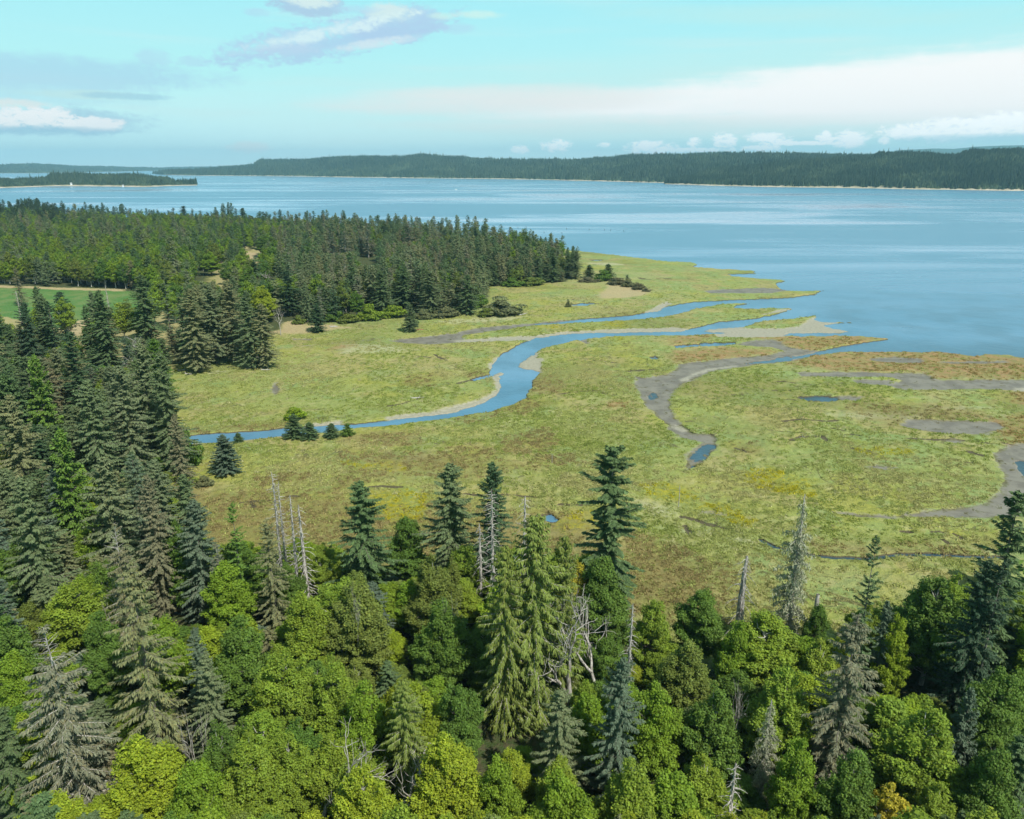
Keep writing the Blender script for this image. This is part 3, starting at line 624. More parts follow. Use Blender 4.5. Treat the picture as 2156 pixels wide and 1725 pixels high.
def conifer(seed, Ht=30.0, Rm=5.0, nb=150, m=16, base=0.10, power=0.75, droop=0.35, rise=0.15, hang=0.55, sprayl=0.95, sprayw=0.20,
            irregular=0.25, gaps=0.0, tiers=0, lean=0.0, topbare=0.0, fine=1.0, warm=0.15, trunk_r=None, gauge=1.0):
    """a conifer: trunk with whorled boughs, every bough carrying sprays of needles along its length"""
    r = np.random.default_rng(seed)
    tr = trunk_r or Ht * 0.0125
    T = Tubes(); Gq = Geo()
    zt = np.linspace(0, 1, 12)
    cx = np.cumsum(r.normal(0, 0.04, 12)) * Ht / 30 + lean * zt * Ht; cy = np.cumsum(r.normal(0, 0.04, 12)) * Ht / 30
    cx -= cx[0]; cy -= cy[0]
    T.add(np.stack([cx, cy, zt * Ht], 1), np.maximum(tr * (1 - zt) ** 0.8, 0.03), 8)
    t = base + (1 - base) * (np.arange(nb) + r.random(nb)) / nb
    if tiers:
        t = base + (1 - base) * (np.floor((t - base) / (1 - base) * tiers) + 0.5 + r.normal(0, 0.16, nb)) / tiers
        t = np.clip(t, base, 0.995)
    az = np.arange(nb) * 2.399963 + r.normal(0, 0.35, nb)
    lob = 1 + irregular * (np.sin(t * 19 + az * 1.0 + seed) * 0.6 + r.normal(0, 0.45, nb))
    prof = (1 - t) ** power * (0.55 + 0.45 * np.clip((t - base) / 0.12, 0, 1))
    L = np.clip(Rm * prof * lob, 0.15 * Rm * (1 - t) + 0.25, Rm * 1.25)
    keep = r.random(nb) > gaps
    if gaps: keep &= (np.sin(t * 31 + seed * 1.7) + r.normal(0, 0.4, nb)) > -1.0 + gaps
    bare = t > 1 - topbare
    for b in np.nonzero(keep)[0]:
        l = L[b]; z0 = t[b] * Ht
        x0 = np.interp(t[b], zt, cx); y0 = np.interp(t[b], zt, cy)
        d = np.array([math.cos(az[b]), math.sin(az[b])]); side = np.array([-d[1], d[0]])
        ri = rise + 0.75 * max(0, t[b] - 0.55) * 1.6 + r.normal(0, 0.08)
        dr = droop * (1.1 - t[b] * 0.6) + r.normal(0, 0.06)
        bend = r.normal(0, 0.12)
        def pt(s_):
            s_ = np.asarray(s_, float)
            hx = l * s_; zz = l * (ri * s_ - dr * s_ ** 2 * 1.5 + dr * 0.75 * s_ ** 3)
            off = bend * l * s_ ** 2
            return np.stack([x0 + d[0] * hx + side[0] * off, y0 + d[1] * hx + side[1] * off, z0 + zz], -1)
        sp = pt(np.linspace(0, 1, 5))
        T.add(sp, np.linspace(0.018 * l + 0.02, 0.012, 5), 4 if l > 2 else 3)
        if bare[b] and r.random() < 0.8: continue
        mm = max(4, int(m * (0.35 + 0.65 * l / Rm)))
        s_ = (np.arange(mm) + r.random(mm)) / mm * 0.9 + 0.10
        s_ = np.concatenate([s_, s_, [1.0, 0.97]]); k = len(s_)
        sg = np.concatenate([np.ones(mm), -np.ones(mm), [0.1, -0.1]])
        P = pt(s_)
        ang = np.where(np.abs(sg) < 0.5, sg, sg * (1.05 - 0.45 * s_) + r.normal(0, 0.22, k))
        ca, sa = np.cos(ang), np.sin(ang)
        dirh = np.stack([d[0] * ca + side[0] * sa, d[1] * ca + side[1] * sa], -1)
        ll = sprayl * (1.15 - 0.45 * s_) * (0.55 + 0.45 * min(1, l / 2.5)) * r.uniform(0.65, 1.25, k)
        hg = hang * r.uniform(0.5, 1.4, k)
        D1 = np.concatenate([dirh, (-hg * 0.35 + ri * 0.3)[:, None]], 1); D2 = np.concatenate([dirh * 0.8, (-hg)[:, None]], 1)
        D1 = unit(D1); D2 = unit(D2)
        for layer in range(2 if fine > 1 else 1):
            wv = unit(np.cross(D1, np.array([0, 0, 1.0])) + r.normal(0, 0.45, (k, 3)))
            if layer: wv = unit(np.cross(D1, wv) + r.normal(0, 0.3, (k, 3)))
            ww = (sprayw * gauge * r.uniform(0.7, 1.3, k))[:, None]
            A = P + r.normal(0, 0.05, (k, 3)); B = A + D1 * (ll * 0.5)[:, None]; Cc = B + D2 * (ll * 0.5)[:, None]
            va = np.clip(0.5 + r.normal(0, 0.20, k) + 0.08, 0, 1); wa = (r.random(k) < warm) * r.uniform(0.55, 1, k)
            Gq.quads(np.stack([A - wv * ww * 0.7, A + wv * ww * 0.7, B + wv * ww, B - wv * ww], 1), va, wa)
            Gq.quads(np.stack([B - wv * ww, B + wv * ww, Cc + wv * ww * 0.25, Cc - wv * ww * 0.25], 1), np.clip(va + 0.08, 0, 1), wa)
    # leader
    if not topbare:
        k = 10; zz = Ht * (1 - np.linspace(0, 0.035, k)); a = r.random(k) * 6.28
        A = np.stack([np.full(k, cx[-1]), np.full(k, cy[-1]), zz], 1); dd = np.stack([np.cos(a) * .5, np.sin(a) * .5, np.full(k, .75)], 1)
        wv = unit(np.cross(dd, r.normal(0, 1, (k, 3)))) * 0.12
        Gq.quads(np.stack([A - wv, A + wv, A + dd * .5 + wv * .3, A + dd * .5 - wv * .3], 1), np.full(k, .6))
    return T.mesh('trunk'), Gq.mesh('needles')

def broadleaf(seed, Ht=18.0, Rc=5.5, nc=80, nl=130, leaf=0.36, base=0.28, flat=0.62, clump=0.24, shelf=0.0, warm=0.2, open_=0.0, bark='b', droopy=0.0, peak=0.0, feather=0.0):
    r = np.random.default_rng(seed)
    T = Tubes(); Gq = Geo(3)
    cz = Ht * (base + (1 - base) * 0.48); hz = Ht * (1 - base) * 0.52
    # clump centres over and inside the crown, spaced out
    nlobe = 5 if nc < 180 else 6
    la = np.arange(nlobe) * 6.283 / (nlobe - 1) + r.random() * 6.28 + r.normal(0, 0.3, nlobe)
    lr = np.concatenate([[0.08], r.uniform(0.38, 0.66, nlobe - 1)])
    lc = np.stack([np.cos(la) * lr, np.sin(la) * lr, np.concatenate([[0.40], r.uniform(-0.45, 0.30, nlobe - 1)])], 1)
    ls = np.concatenate([[0.50], r.uniform(0.34, 0.50, nlobe - 1)])
    n_ = nc * 18; wh = r.integers(0, nlobe, n_)
    dd0 = unit(r.normal(0, 1, (n_, 3))) * (r.random((n_, 1)) ** 0.25)
    dd0[:, :2] *= (1 - (0.25 + peak * 0.6) * np.clip(dd0[:, 2:3], 0, 1))
    cand = lc[wh] + dd0 * ls[wh][:, None] * np.array([1.0, 1.0, 1.25])
    low_ = r.random(n_) < 0.22
    cand[low_] = unit(r.normal(0, 1, (low_.sum(), 3))) * np.array([0.85, 0.85, 0.6]) * (r.random((low_.sum(), 1)) ** 0.3) - np.array([0, 0, 0.30])
    cand = cand[cand[:, 2] > -0.9]
    sel = []
    md = 0.30 if nc < 100 else (0.215 if nc < 180 else 0.185)
    for c_ in cand:
        if all((c_ - o_) @ (c_ - o_) > md * md for o_ in sel): sel.append(c_)
        if len(sel) >= nc: break
    sel = np.array(sel)
    cc = sel * np.array([Rc, Rc, hz]) * np.array([0.86, 0.86, 0.90]) + np.array([0, 0, cz])
    cc[:, 2] += r.normal(0, 0.3, len(cc))
    tz = np.linspace(0, 1, 7); tx = np.cumsum(r.normal(0, 0.12, 7)); ty = np.cumsum(r.normal(0, 0.12, 7)); tx -= tx[0]; ty -= ty[0]
    top = Ht * 0.80
    T.add(np.stack([tx, ty, tz * top], 1), Ht * 0.016 * (1 - tz * 0.85), 7)
    for c_ in cc:
        z0 = max(Ht * base * 0.8, min(c_[2] - 0.45 * math.hypot(c_[0], c_[1]) - 1.0, top * 0.97))
        f = z0 / top; a = np.array([np.interp(f, tz, tx), np.interp(f, tz, ty), z0])
        mid = a * 0.45 + c_ * 0.55 + np.array([0, 0, -0.3]) + r.normal(0, 0.25, 3)
        T.add(np.stack([a, mid, c_], 0), [0.09, 0.06, 0.02], 4)
    for c_ in cc:
        if r.random() < max(open_, 0.10 if nc > 100 else 0): continue
        rc = Rc * clump * r.uniform(0.60, 1.35)
        k = int(nl * (rc / (Rc * clump)) ** 1.6)
        outw = unit(c_ - np.array([0, 0, cz - hz * 0.4]))
        dd = unit(r.normal(0, 1, (k, 3)) + outw * 0.45 + np.array([0, 0, 0.35]))
        bump = 1 + 0.22 * np.sin(dd[:, 0] * 7 + seed) * np.sin(dd[:, 1] * 7 + c_[0])
        rr = rc * (0.62 + 0.45 * r.random(k) ** 0.6) * bump
        p = c_ + dd * rr[:, None] * np.array([1.0, 1.0, flat])
        if feather: p += (outw * 0.8 + np.array([0, 0, 0.35])) * (r.random(k) ** 2.5 * rc * feather)[:, None]
        if droopy: p[:, 2] -= droopy * (rr ** 2) / rc * 0.35
        n = unit(dd * 0.55 + np.array([0, 0, 0.55]) + r.normal(0, 0.45, (k, 3)))
        u_ = unit(np.cross(n, r.normal(0, 1, (k, 3)))); v_ = np.cross(n, u_)
        sz = (leaf * r.uniform(0.65, 1.35, k))[:, None]
        fold = n * sz * 0.22
        va = np.clip(0.5 + r.normal(0, 0.17, k) + r.normal(0, 0.10), 0, 1); wa = (r.random(k) < warm) * r.uniform(0.5, 1, k)
        Gq.quads(np.stack([p - u_ * sz * .62 - v_ * sz * .42, p + u_ * sz * .70, p - u_ * sz * .25 + v_ * sz * .72 + fold * 0.4], 1), va, wa)
    return T.mesh('trunk'), Gq.mesh('leaves')

def snag(seed, Ht=26.0, nb=60, Lm=2.0, r0=0.36, top_r=0.05, droop=0.5, twigs=2, base=0.25, moss=0, up=0.0, bare_top=0.0):
    r = np.random.default_rng(seed)
    T = Tubes(); B = Tubes(); Gq = Geo()
    k = 12; z = np.linspace(0, 1, k); cx = np.cumsum(r.normal(0, 0.05, k)); cy = np.cumsum(r.normal(0, 0.05, k)); cx -= cx[0]; cy -= cy[0]
    T.add(np.stack([cx, cy, z * Ht], 1), r0 * (1 - z) ** 0.8 + top_r, 7)
    for i in range(nb):
        t = base + (1 - base) * (i + r.random()) / nb * 0.985
        a = i * 2.4 + r.normal(0, 0.6); l = Lm * (0.35 + 0.65 * (1 - t)) * r.uniform(0.25, 1.25) + 0.25
        if t > 1 - bare_top: l *= 0.35
        d = np.array([math.cos(a), math.sin(a), up]); p0 = np.array([np.interp(t, z, cx), np.interp(t, z, cy), t * Ht])
        s_ = np.linspace(0, 1, 5)[:, None]
        P = p0 + d * l * s_ + np.array([0, 0, -1.0]) * droop * l * s_ ** 2 + np.cumsum(r.normal(0, 0.05 * l, (5, 3)), 0) * (s_ > 0)
        B.add(P, np.linspace(0.05 + 0.018 * l, 0.018, 5), 4)
        for j in range(twigs if l > 0.7 else 0):
            f = r.uniform(0.3, 0.95); q = P[int(f * 4)]; tl = l * r.uniform(0.2, 0.5)
            dd = unit(d * 0.6 + r.normal(0, 0.6, 3) + np.array([0, 0, -droop * 0.5]))
            B.add(np.stack([q, q + dd * tl * 0.5 + r.normal(0, 0.04, 3), q + dd * tl]), [0.022, 0.016, 0.01], 3)
        if moss and l > 0.5:
            k2 = int(moss * l * 5); q = P[r.integers(1, 5, k2)] + r.normal(0, 0.22, (k2, 3))
            dd = unit(r.normal(0, 0.4, (k2, 3)) + np.array([0, 0, -0.8])); wv = unit(np.cross(dd, r.normal(0, 1, (k2, 3)))) * 0.07
            ll = r.uniform(0.25, 0.65, k2)[:, None]
            Gq.quads(np.stack([q - wv, q + wv, q + dd * ll + wv * .4, q + dd * ll - wv * .4], 1), np.clip(r.normal(.5, .2, k2), 0, 1))
    if nb <= 20:
        LM = []
        for lv, lf in zip(B.v, B.f): LM.append(mesh_np('limb', lv, [lf - lf.min()], True))
        return T.mesh('trunk'), LM, None
    return T.mesh('trunk'), B.mesh('bare_limbs'), (Gq.mesh('lichen') if moss else None)

def dead_spread(seed, Ht=9.0, levels=5, spread=0.55, r0=0.28, nfork=3):
    """a dead broadleaved tree: trunk forking again and again"""
    r = np.random.default_rng(seed); T = Tubes(); LIMB = []
    def grow(p, d, l, rad_, lev, TT):
        k = 5; P = [p]; dd = d.copy()
        for i in range(k - 1):
            dd = unit(dd + r.normal(0, 0.16, 3) + np.array([0, 0, 0.05])); P.append(P[-1] + dd * l / (k - 1))
        TT.add(P, np.linspace(rad_, rad_ * 0.62, k), 6 if lev == 0 else (5 if lev < 3 else 3))
        if lev >= levels: return
        for j in range(nfork if lev < 3 else 2):
            nd = unit(dd + r.normal(0, spread, 3)); q = P[-1] if j < 2 else P[2 + (j % 2)]
            B_ = TT
            if lev == 0: B_ = Tubes(); LIMB.append(B_)
            grow(np.array(q), nd, l * r.uniform(0.55, 0.82), rad_ * 0.58, lev + 1, B_)
    grow(np.zeros(3), np.array([0.05, 0, 1.0]), Ht * 0.38, r0, 0, T)
    return T.mesh('trunk'), [b_.mesh('limb') for b_ in LIMB]

# ------------------------------------------------------------------ tree kinds: (category, name, trunk mesh, crown mesh, height, radius, materials)
KIND = {}
def reg(key, cat, name, tm, cm, Ht, Rr, bark, crown, crown_name):
    if not tm.materials: tm.materials.append(bark)
    if not cm.materials: cm.materials.append(crown)
    KIND[key] = dict(cat=cat, name=name, tm=tm, cm=cm, H=Ht, R=Rr, crown=crown_name)
for i in range(3):
    t_, c_ = conifer(100 + i, 30, 5.2, 250, 50, base=0.05, power=0.56, droop=0.42, rise=0.24, hang=0.8, sprayl=0.75, sprayw=0.095, irregular=0.55, warm=0.10)
    reg('spruce%d' % i, 'spruce tree', 'spruce_tree', t_, c_, 30, 5.2, M_bark, M_needle, 'crown')
for i in range(2):
    t_, c_ = conifer(120 + i, 32, 4.2, 190 if i == 0 else 130, 40, base=0.08, power=0.40, droop=0.28, rise=0.16, hang=0.3, irregular=0.48, gaps=0.06 if i == 0 else 0.2, sprayl=0.85, sprayw=0.12, warm=0.05)
    reg('fir%d' % i, 'fir tree', 'fir_tree', t_, c_, 32, 4.2, M_bark, M_needle, 'crown')
t_, c_ = conifer(127, 38, 4.6, 270, 56, base=0.08, power=0.30, droop=0.40, rise=0.10, hang=0.45, irregular=0.70, gaps=0.10, sprayl=0.95, sprayw=0.17, warm=0.05)
reg('bigfir', 'fir tree', 'fir_tree', t_, c_, 38, 4.6, M_bark, M_needle, 'crown')
t_, c_ = conifer(131, 11, 4.3, 190, 30, base=0.01, power=0.70, droop=0.18, rise=0.20, hang=0.25, sprayl=0.65, sprayw=0.11, irregular=0.22, warm=0.02, tiers=22)
reg('young', 'spruce tree', 'spruce_tree', t_, c_, 11, 4.3, M_bark, M_needle, 'crown')
for i in range(2):
    t_, c_ = conifer(140 + i, 32, 6.2, 230, 44, base=0.05, power=0.52, droop=0.75, rise=0.30, hang=1.5, sprayl=1.0, sprayw=0.085, irregular=0.34, warm=0.15)
    reg('cedar%d' % i, 'cedar tree', 'cedar_tree', t_, c_, 32, 6.2, M_dead, M_needle, 'crown')
for i in range(2):
    t_, c_ = conifer(150 + i, 32, 5.0, 210, 42, base=0.05, power=0.55, droop=0.50, rise=0.22, hang=0.95, sprayl=0.75, sprayw=0.07, irregular=0.38, gaps=0.05, topbare=0.16 if i == 0 else 0.05, warm=0.35)
    reg('worn%d' % i, 'spruce tree', 'spruce_tree', t_, c_, 32, 5.0, M_dead if i == 0 else M_bark, M_needle, 'crown')
for i in range(2):
    t_, c_ = conifer(160 + i, 28, 3.4, 150, 26, base=0.12, power=0.5, droop=0.35, rise=0.15, hang=0.5, sprayl=0.65, sprayw=0.07, irregular=0.45, gaps=0.1, warm=0.3)
    reg('brownspruce%d' % i, 'dying spruce', 'spruce_tree', t_, c_, 28, 3.4, M_dead, M_needle, 'crown')
for i in range(3):
    t_, c_ = broadleaf(200 + i, 18, 5.6, 150, 330, 0.25, 0.14, 0.55, 0.185, feather=0.8, peak=0.3)
    reg('maple%d' % i, 'maple tree', 'maple_tree', t_, c_, 18, 5.6, M_bark, M_leaf, 'crown')
for i in range(3):
    t_, c_ = broadleaf(220 + i, 19, 4.8, 210, 260, 0.20, 0.12, 0.70, 0.145, warm=0.35, droopy=0.3, peak=0.6, feather=1.4)
    reg('alder%d' % i, 'alder tree', 'alder_tree', t_, c_, 19, 4.6, M_pale, M_leaf, 'crown')
t_, c_ = broadleaf(240, 17, 5.2, 60, 190, 0.34, 0.35, 0.5, 0.22, open_=0.1)
reg('thin', 'alder tree', 'alder_tree', t_, c_, 17, 5.2, M_pale, M_leaf, 'crown')
for i in range(2):
    t_, c_ = broadleaf(250 + i, 3.0, 2.4, 34, 190, 0.20, 0.02, 0.6, 0.30)
    reg('bush%d' % i, 'bush', 'bush', t_, c_, 3.0, 2.4, M_bark, M_leaf, 'foliage')
for i in range(4):
    t_, c_ = conifer(400 + i, 28, 5.4, 120, 13, base=0.10, power=0.50, droop=0.35, rise=0.20, hang=0.6, sprayl=1.3, sprayw=0.24, irregular=0.5, gaps=0.08 * i, warm=0.10)
    reg('farfir%d' % i, 'spruce tree', 'spruce_tree', t_, c_, 28, 5.4, M_bark, M_needle, 'crown')
for i in range(3):
    t_, c_ = broadleaf(420 + i, 19, 5.4, 70, 90, 0.50, 0.22, 0.60, 0.24, warm=0.3, feather=0.8, peak=0.3)
    reg('farleaf%d' % i, 'alder tree', 'alder_tree', t_, c_, 19, 5.4, M_pale, M_leaf, 'crown')
SN = {}
def regs(key, tup, Ht, Rr): SN[key] = dict(tm=tup[0], bm=tup[1], lm=tup[2] if len(tup) > 2 else None, H=Ht, R=Rr)
regs('spire', snag(300, 28, 110, 2.2, 0.30, 0.05, 0.25, 2, 0.2), 28, 2)
regs('spire2', snag(301, 26, 90, 1.8, 0.30, 0.07, 0.55, 1, 0.2), 26, 2)
regs('stub', snag(302, 16, 70, 3.0, 0.50, 0.16, 0.75, 1, 0.15), 16, 2)
regs('lichen', snag(303, 30, 130, 3.4, 0.42, 0.07, 0.35, 2, 0.15, moss=7, bare_top=0.22), 30, 3.4)
regs('broken', snag(304, 8, 14, 0.9, 0.42, 0.24, 0.3, 1, 0.2), 8, 1)
regs('rusty', snag(305, 18, 60, 2.6, 0.32, 0.08, 0.55, 2, 0.1), 18, 2.6)
regs('spread', dead_spread(310, 11, 5, 0.55, 0.30), 11, 4)
regs('spread2', dead_spread(311, 10, 5, 0.42, 0.26), 10, 3.5)
regs('spread3', dead_spread(312, 8, 5, 0.75, 0.24), 8, 4)
regs('twig', dead_spread(313, 6, 4, 0.35, 0.12), 6, 2)

TINT = dict(grey=(.145, .178, .086), grey2=(.118, .160, .070), blue=(.098, .138, .086), dark=(.060, .108, .045), deep=(.045, .082, .042), olive=(.160, .205, .042),
            green=(.110, .190, .030), bright=(.175, .270, .022), yellow=(.255, .320, .024), lime=(.225, .310, .022), ygreen=(.195, .275, .030), forest=(.090, .142, .054),
            mossy=(.175, .190, .088), brown=(.165, .160, .088), rust=(.30, .17, .08), gold=(.42, .37, .04), lichen=(.36, .37, .25), ash=(.170, .175, .112))
def jit(c_, k=0.10):
    f = 1 + random.uniform(-k, k); return (c_[0] * f * (1 + random.uniform(-k, k) * .6), c_[1] * f, c_[2] * f * (1 + random.uniform(-k, k) * .6), 1)
n_con = n_bro = 0
PLACED = []      # x, y, radius, height
def put_tree(key, x, y, hgt, rad_, tint, label, group, rz=None, z=None):
    K = KIND[key]; z = height_at(x, y) - 0.15 if z is None else z
    t = empty(K['name'], (x, y, z), random.uniform(0, 6.28) if rz is None else rz)
    t.scale = (rad_ / K['R'], rad_ / K['R'], hgt / K['H'])
    tag(t, label, K['cat'], group)
    link('trunk', K['tm'], t); c_ = link(K['crown'], K['cm'], t); c_.color = tint
    PLACED.append((x, y, rad_, hgt)); return t
def put_snag(key, x, y, hgt, wide, label, group=None, tint=None, name='dead_tree', z=None):
    K = SN[key]; z = height_at(x, y) - 0.15 if z is None else z
    t = empty(name, (x, y, z), random.uniform(0, 6.28)); t.scale = (wide, wide, hgt / K['H'])
    tag(t, label, 'dead tree', group)
    link('trunk', K['tm'], t, M_dead)
    if isinstance(K['bm'], list):
        for b_ in K['bm']: link('limb', b_, t, M_dead)
    else: link('bare_limbs', K['bm'], t, M_dead)
    if K['lm'] is not None:
        o = link('lichen', K['lm'], t, M_needle); o.color = (*TINT['lichen'], 1)
    PLACED.append((x, y, 1.0, hgt)); return t
# ------------------------------------------------------------------ trees placed one by one: kind, u, v of the tip, v of the lowest visible part, height, width in view, tint, label
HAND = [
 ('worn0',90,1318,1690,33,200,'ash','big grey spruce with a bare dead tip, lowest corner of the forest beside yellow maples'),
 ('worn1',268,1175,1560,37,165,'mossy','tall ragged spruce hung with pale lichen, standing above bright maples'),
 ('spruce1',430,1375,1520,22,95,'grey','small dense grey spruce with a brownish tip above twiggy bare stems'),
 ('spruce2',408,1322,1430,22,74,'blue','blue-green spruce half hidden between round maples'),
 ('spruce0',405,1052,1270,27,105,'blue','blue-grey spruce with a crooked nodding tip at the edge of the marsh'),
 ('fir1',486,1058,1220,27,46,'green','thin sparse fir beside the blue-grey spruce at the marsh edge'),
 ('brownspruce0',452,1145,1250,20,50,'ash','small dead brownish spruce between the blue-grey spruce and the thin fir'),
 ('worn1',560,1090,1330,27,90,'mossy','lichen-grey spruce wrapped around the foot of the bleached snags'),
 ('spruce1',755,1015,1210,29,140,'forest','symmetrical dark spruce with sweeping boughs against the grass'),
 ('spruce0',950,978,1160,30,138,'grey2','full grey-green spruce left of the dark spruce with the snag'),
 ('spruce2',1037,972,1150,31,100,'dark','dark narrow-topped spruce directly behind the white snag'),
 ('bigfir',1292,943,1310,39,112,'forest','tallest dense dark fir rising alone over the yellow-green marsh'),
 ('cedar0',1128,1085,1440,38,185,'olive','huge drooping olive cedar, the broadest tree of the middle'),
 ('cedar1',1065,1150,1590,34,140,'olive','drooping olive cedar with a pale bare trunk showing at its foot'),
 ('cedar0',1190,1130,1300,33,110,'olive','olive cedar leaning out beside the spreading bare tree'),
 ('cedar1',850,1430,1590,23,118,'olive','narrow yellow-olive cedar cone among round maples'),
 ('spruce2',1310,1385,1650,27,125,'blue','big blue-green spruce with layered boughs in front of the dark fir'),
 ('spruce0',1183,1452,1600,21,120,'grey','grey feathery spruce beside the layered blue-green spruce'),
 ('fir1',1846,1133,1310,33,62,'forest','slim gap-toothed fir with a tufted top over the creek'),
 ('spruce2',1872,1265,1360,20,60,'blue','short bluish spruce at the foot of the slim gap-toothed fir'),
 ('worn1',1806,1293,1560,31,165,'ash','wide dying grey spruce draped in lichen among green maples'),
 ('young',2046,1452,1580,19,90,'blue','pale blue-green young spruce lit against a dark hollow'),
 ('spruce1',2082,1178,1420,31,115,'deep','dark drooping spruce between the tall maple and the edge fir'),
 ('fir0',2150,1036,1420,40,120,'forest','tall fir on the very edge above the mud creek'),
 ('fir1',2115,1180,1420,32,70,'deep','sparse dark fir between the drooping spruce and the edge fir'),
 # left wall of trees
 ('spruce0',335,742,960,38,90,'grey2','grey-green spruce at the corner where the forest meets the meadow'),
 ('spruce1',292,722,930,38,90,'grey','brownish grey spruce one back from the meadow corner'),
 ('spruce2',250,770,960,37,100,'grey','ragged grey spruce with bare twigs in its upper crown, left forest'),
 ('fir0',145,700,860,37,62,'dark','dark pointed fir rising below the golf lawn'),
 ('young',70,748,900,36,90,'green','vivid green fir with tiered boughs in the left forest'),
 ('young',125,905,1120,34,110,'green','second vivid green tiered fir, nearer, with a pale trunk below'),
 ('spruce1',205,611,780,37,66,'forest','dark full spruce standing against the golf lawn'),
 ('spruce2',47,638,760,34,60,'deep','dark blue-grey spruce in front of the golf lawn'),
 ('fir1',100,633,740,33,46,'dark','narrow dark spruce touching a yellow-leaved tree at the lawn'),
 ('spruce0',294,578,720,36,70,'forest','dense green spruce right of the lawn'),
 ('fir1',341,568,700,34,36,'grey2','slim grey-green spruce between two broad spruces behind the lawn corner'),
 ('spruce2',396,608,770,38,80,'mossy','olive grey spruce, first of the tight clump at the meadow top'),
 ('spruce0',436,598,765,38,80,'grey','grey-olive spruce in the middle of the tight clump'),
 ('spruce1',476,590,760,39,76,'mossy','tallest spruce of the tight clump at the meadow top'),
 ('spruce2',515,612,745,36,72,'grey2','shaggy spruce with dark hollows in the tight clump'),
 ('spruce0',548,640,722,30,60,'mossy','last spruce of the tight clump, beside the yellow maple'),
 ('spruce1',215,962,1180,33,135,'grey','silver-grey spruce with fluffy boughs above the foreground'),
 ('spruce2',305,1000,1190,32,90,'brown','brown-tinged spruce at the meadow edge over the creek'),
 ('spruce0',48,1008,1230,34,130,'grey2','broad grey-green spruce on the left margin'),
 ('spruce1',15,830,1000,36,110,'mossy','olive-grey spruce on the left margin beside the vivid fir'),
 ('worn0',240,1100,1200,32,110,'brown','spruce with a dead brown top behind the lichen spruce'),
 ('spruce0',180,800,1000,36,110,'grey2','grey spruce behind the tiered green fir'),
 ('spruce2',365,870,975,28,56,'brown','shadowed brownish spruce right on the meadow edge by the river bend'),
 # meadow conifers
 ('young',467,916,1006,12.5,76,'blue','lone blue-green spruce standing on the grass below the river'),
 ('young',500,911,936,3.4,27,'forest','tiny spruce beside the river above the lone blue-green spruce'),
 ('young',616,872,930,8.5,54,'forest','taller spruce of the pair on the river bank'),
 ('young',650,889,930,6,46,'forest','shorter spruce leaning against the taller one on the river bank'),
 ('young',697,891,927,5.2,40,'forest','squat little spruce just right of the pair on the bank'),
 ('young',731,890,920,4.5,33,'green','round-topped little spruce, last of the bank row'),
 ('young',1241,558,591,11,34,'forest','small dark spruce alone before the bay marsh'),
 ('young',1281,556,596,13,38,'forest','dark spruce with a green bush at its foot by the sand patch'),
 ('fir0',1321,579,600,6,12,'dark','tiny crooked conifer in the brown brush'),
 ('spruce0',1195,526,577,23,24,'forest','first of two end spruces where the wooded point stops'),
 ('spruce1',1213,528,580,23,34,'grey2','second end spruce, grey-green, where the wooded point stops'),
 ('young',862,640,694,16,38,'grey2','grey-green spruce standing out from the shrubs at the meadow'),
 ('young',665,640,684,16,44,'dark','compact dark spruce at the edge of the dry bank'),
 ('spruce1',984,578,658,25,54,'forest','dark spruce at the foot of the wooded point'),
 ('spruce0',905,570,662,27,56,'grey2','large spruce with sweeping boughs along the shrub line'),
 ('spruce2',850,560,650,27,54,'forest','dark green spruce in the front row above the shrubs'),
 ('spruce1',800,570,660,27,54,'forest','front row spruce with its boughs touching pale green shrubs'),
 ('fir0',604,570,685,28,48,'dark','dark fir with dark stems beside the dry bank'),
 ('spruce0',1165,522,598,27,40,'forest','big dark spruce near the end of the wooded point'),
 ('worn1',30,560,640,26,30,'brown','thin rusty spruce in front of the lawn'),
 ('brownspruce0',860,466,516,32,30,'brown','dying brown spruce poking above the wooded point'),
 ('brownspruce1',772,470,565,34,30,'ash','grey dying spruce with a needle top above the wooded point'),
 ('brownspruce1',700,490,540,28,34,'brown','pinkish dead spruce in the middle of the point'),
 ('brownspruce0',726,486,536,29,34,'ash','pale dead spruce next to the pinkish one'),
 ('spruce0',1000,480,502,31,34,'dark','tall dark spruce on the skyline of the point'),
 ('spruce1',808,465,487,33,34,'forest','tallest green spruce on the skyline of the point'),
 ('fir0',385,434,456,32,26,'dark','taller dark fir on the bay skyline of the left wood'),
 ('spruce2',510,438,460,30,28,'dark','bushy dark conifer on the bay skyline of the left wood'),
]
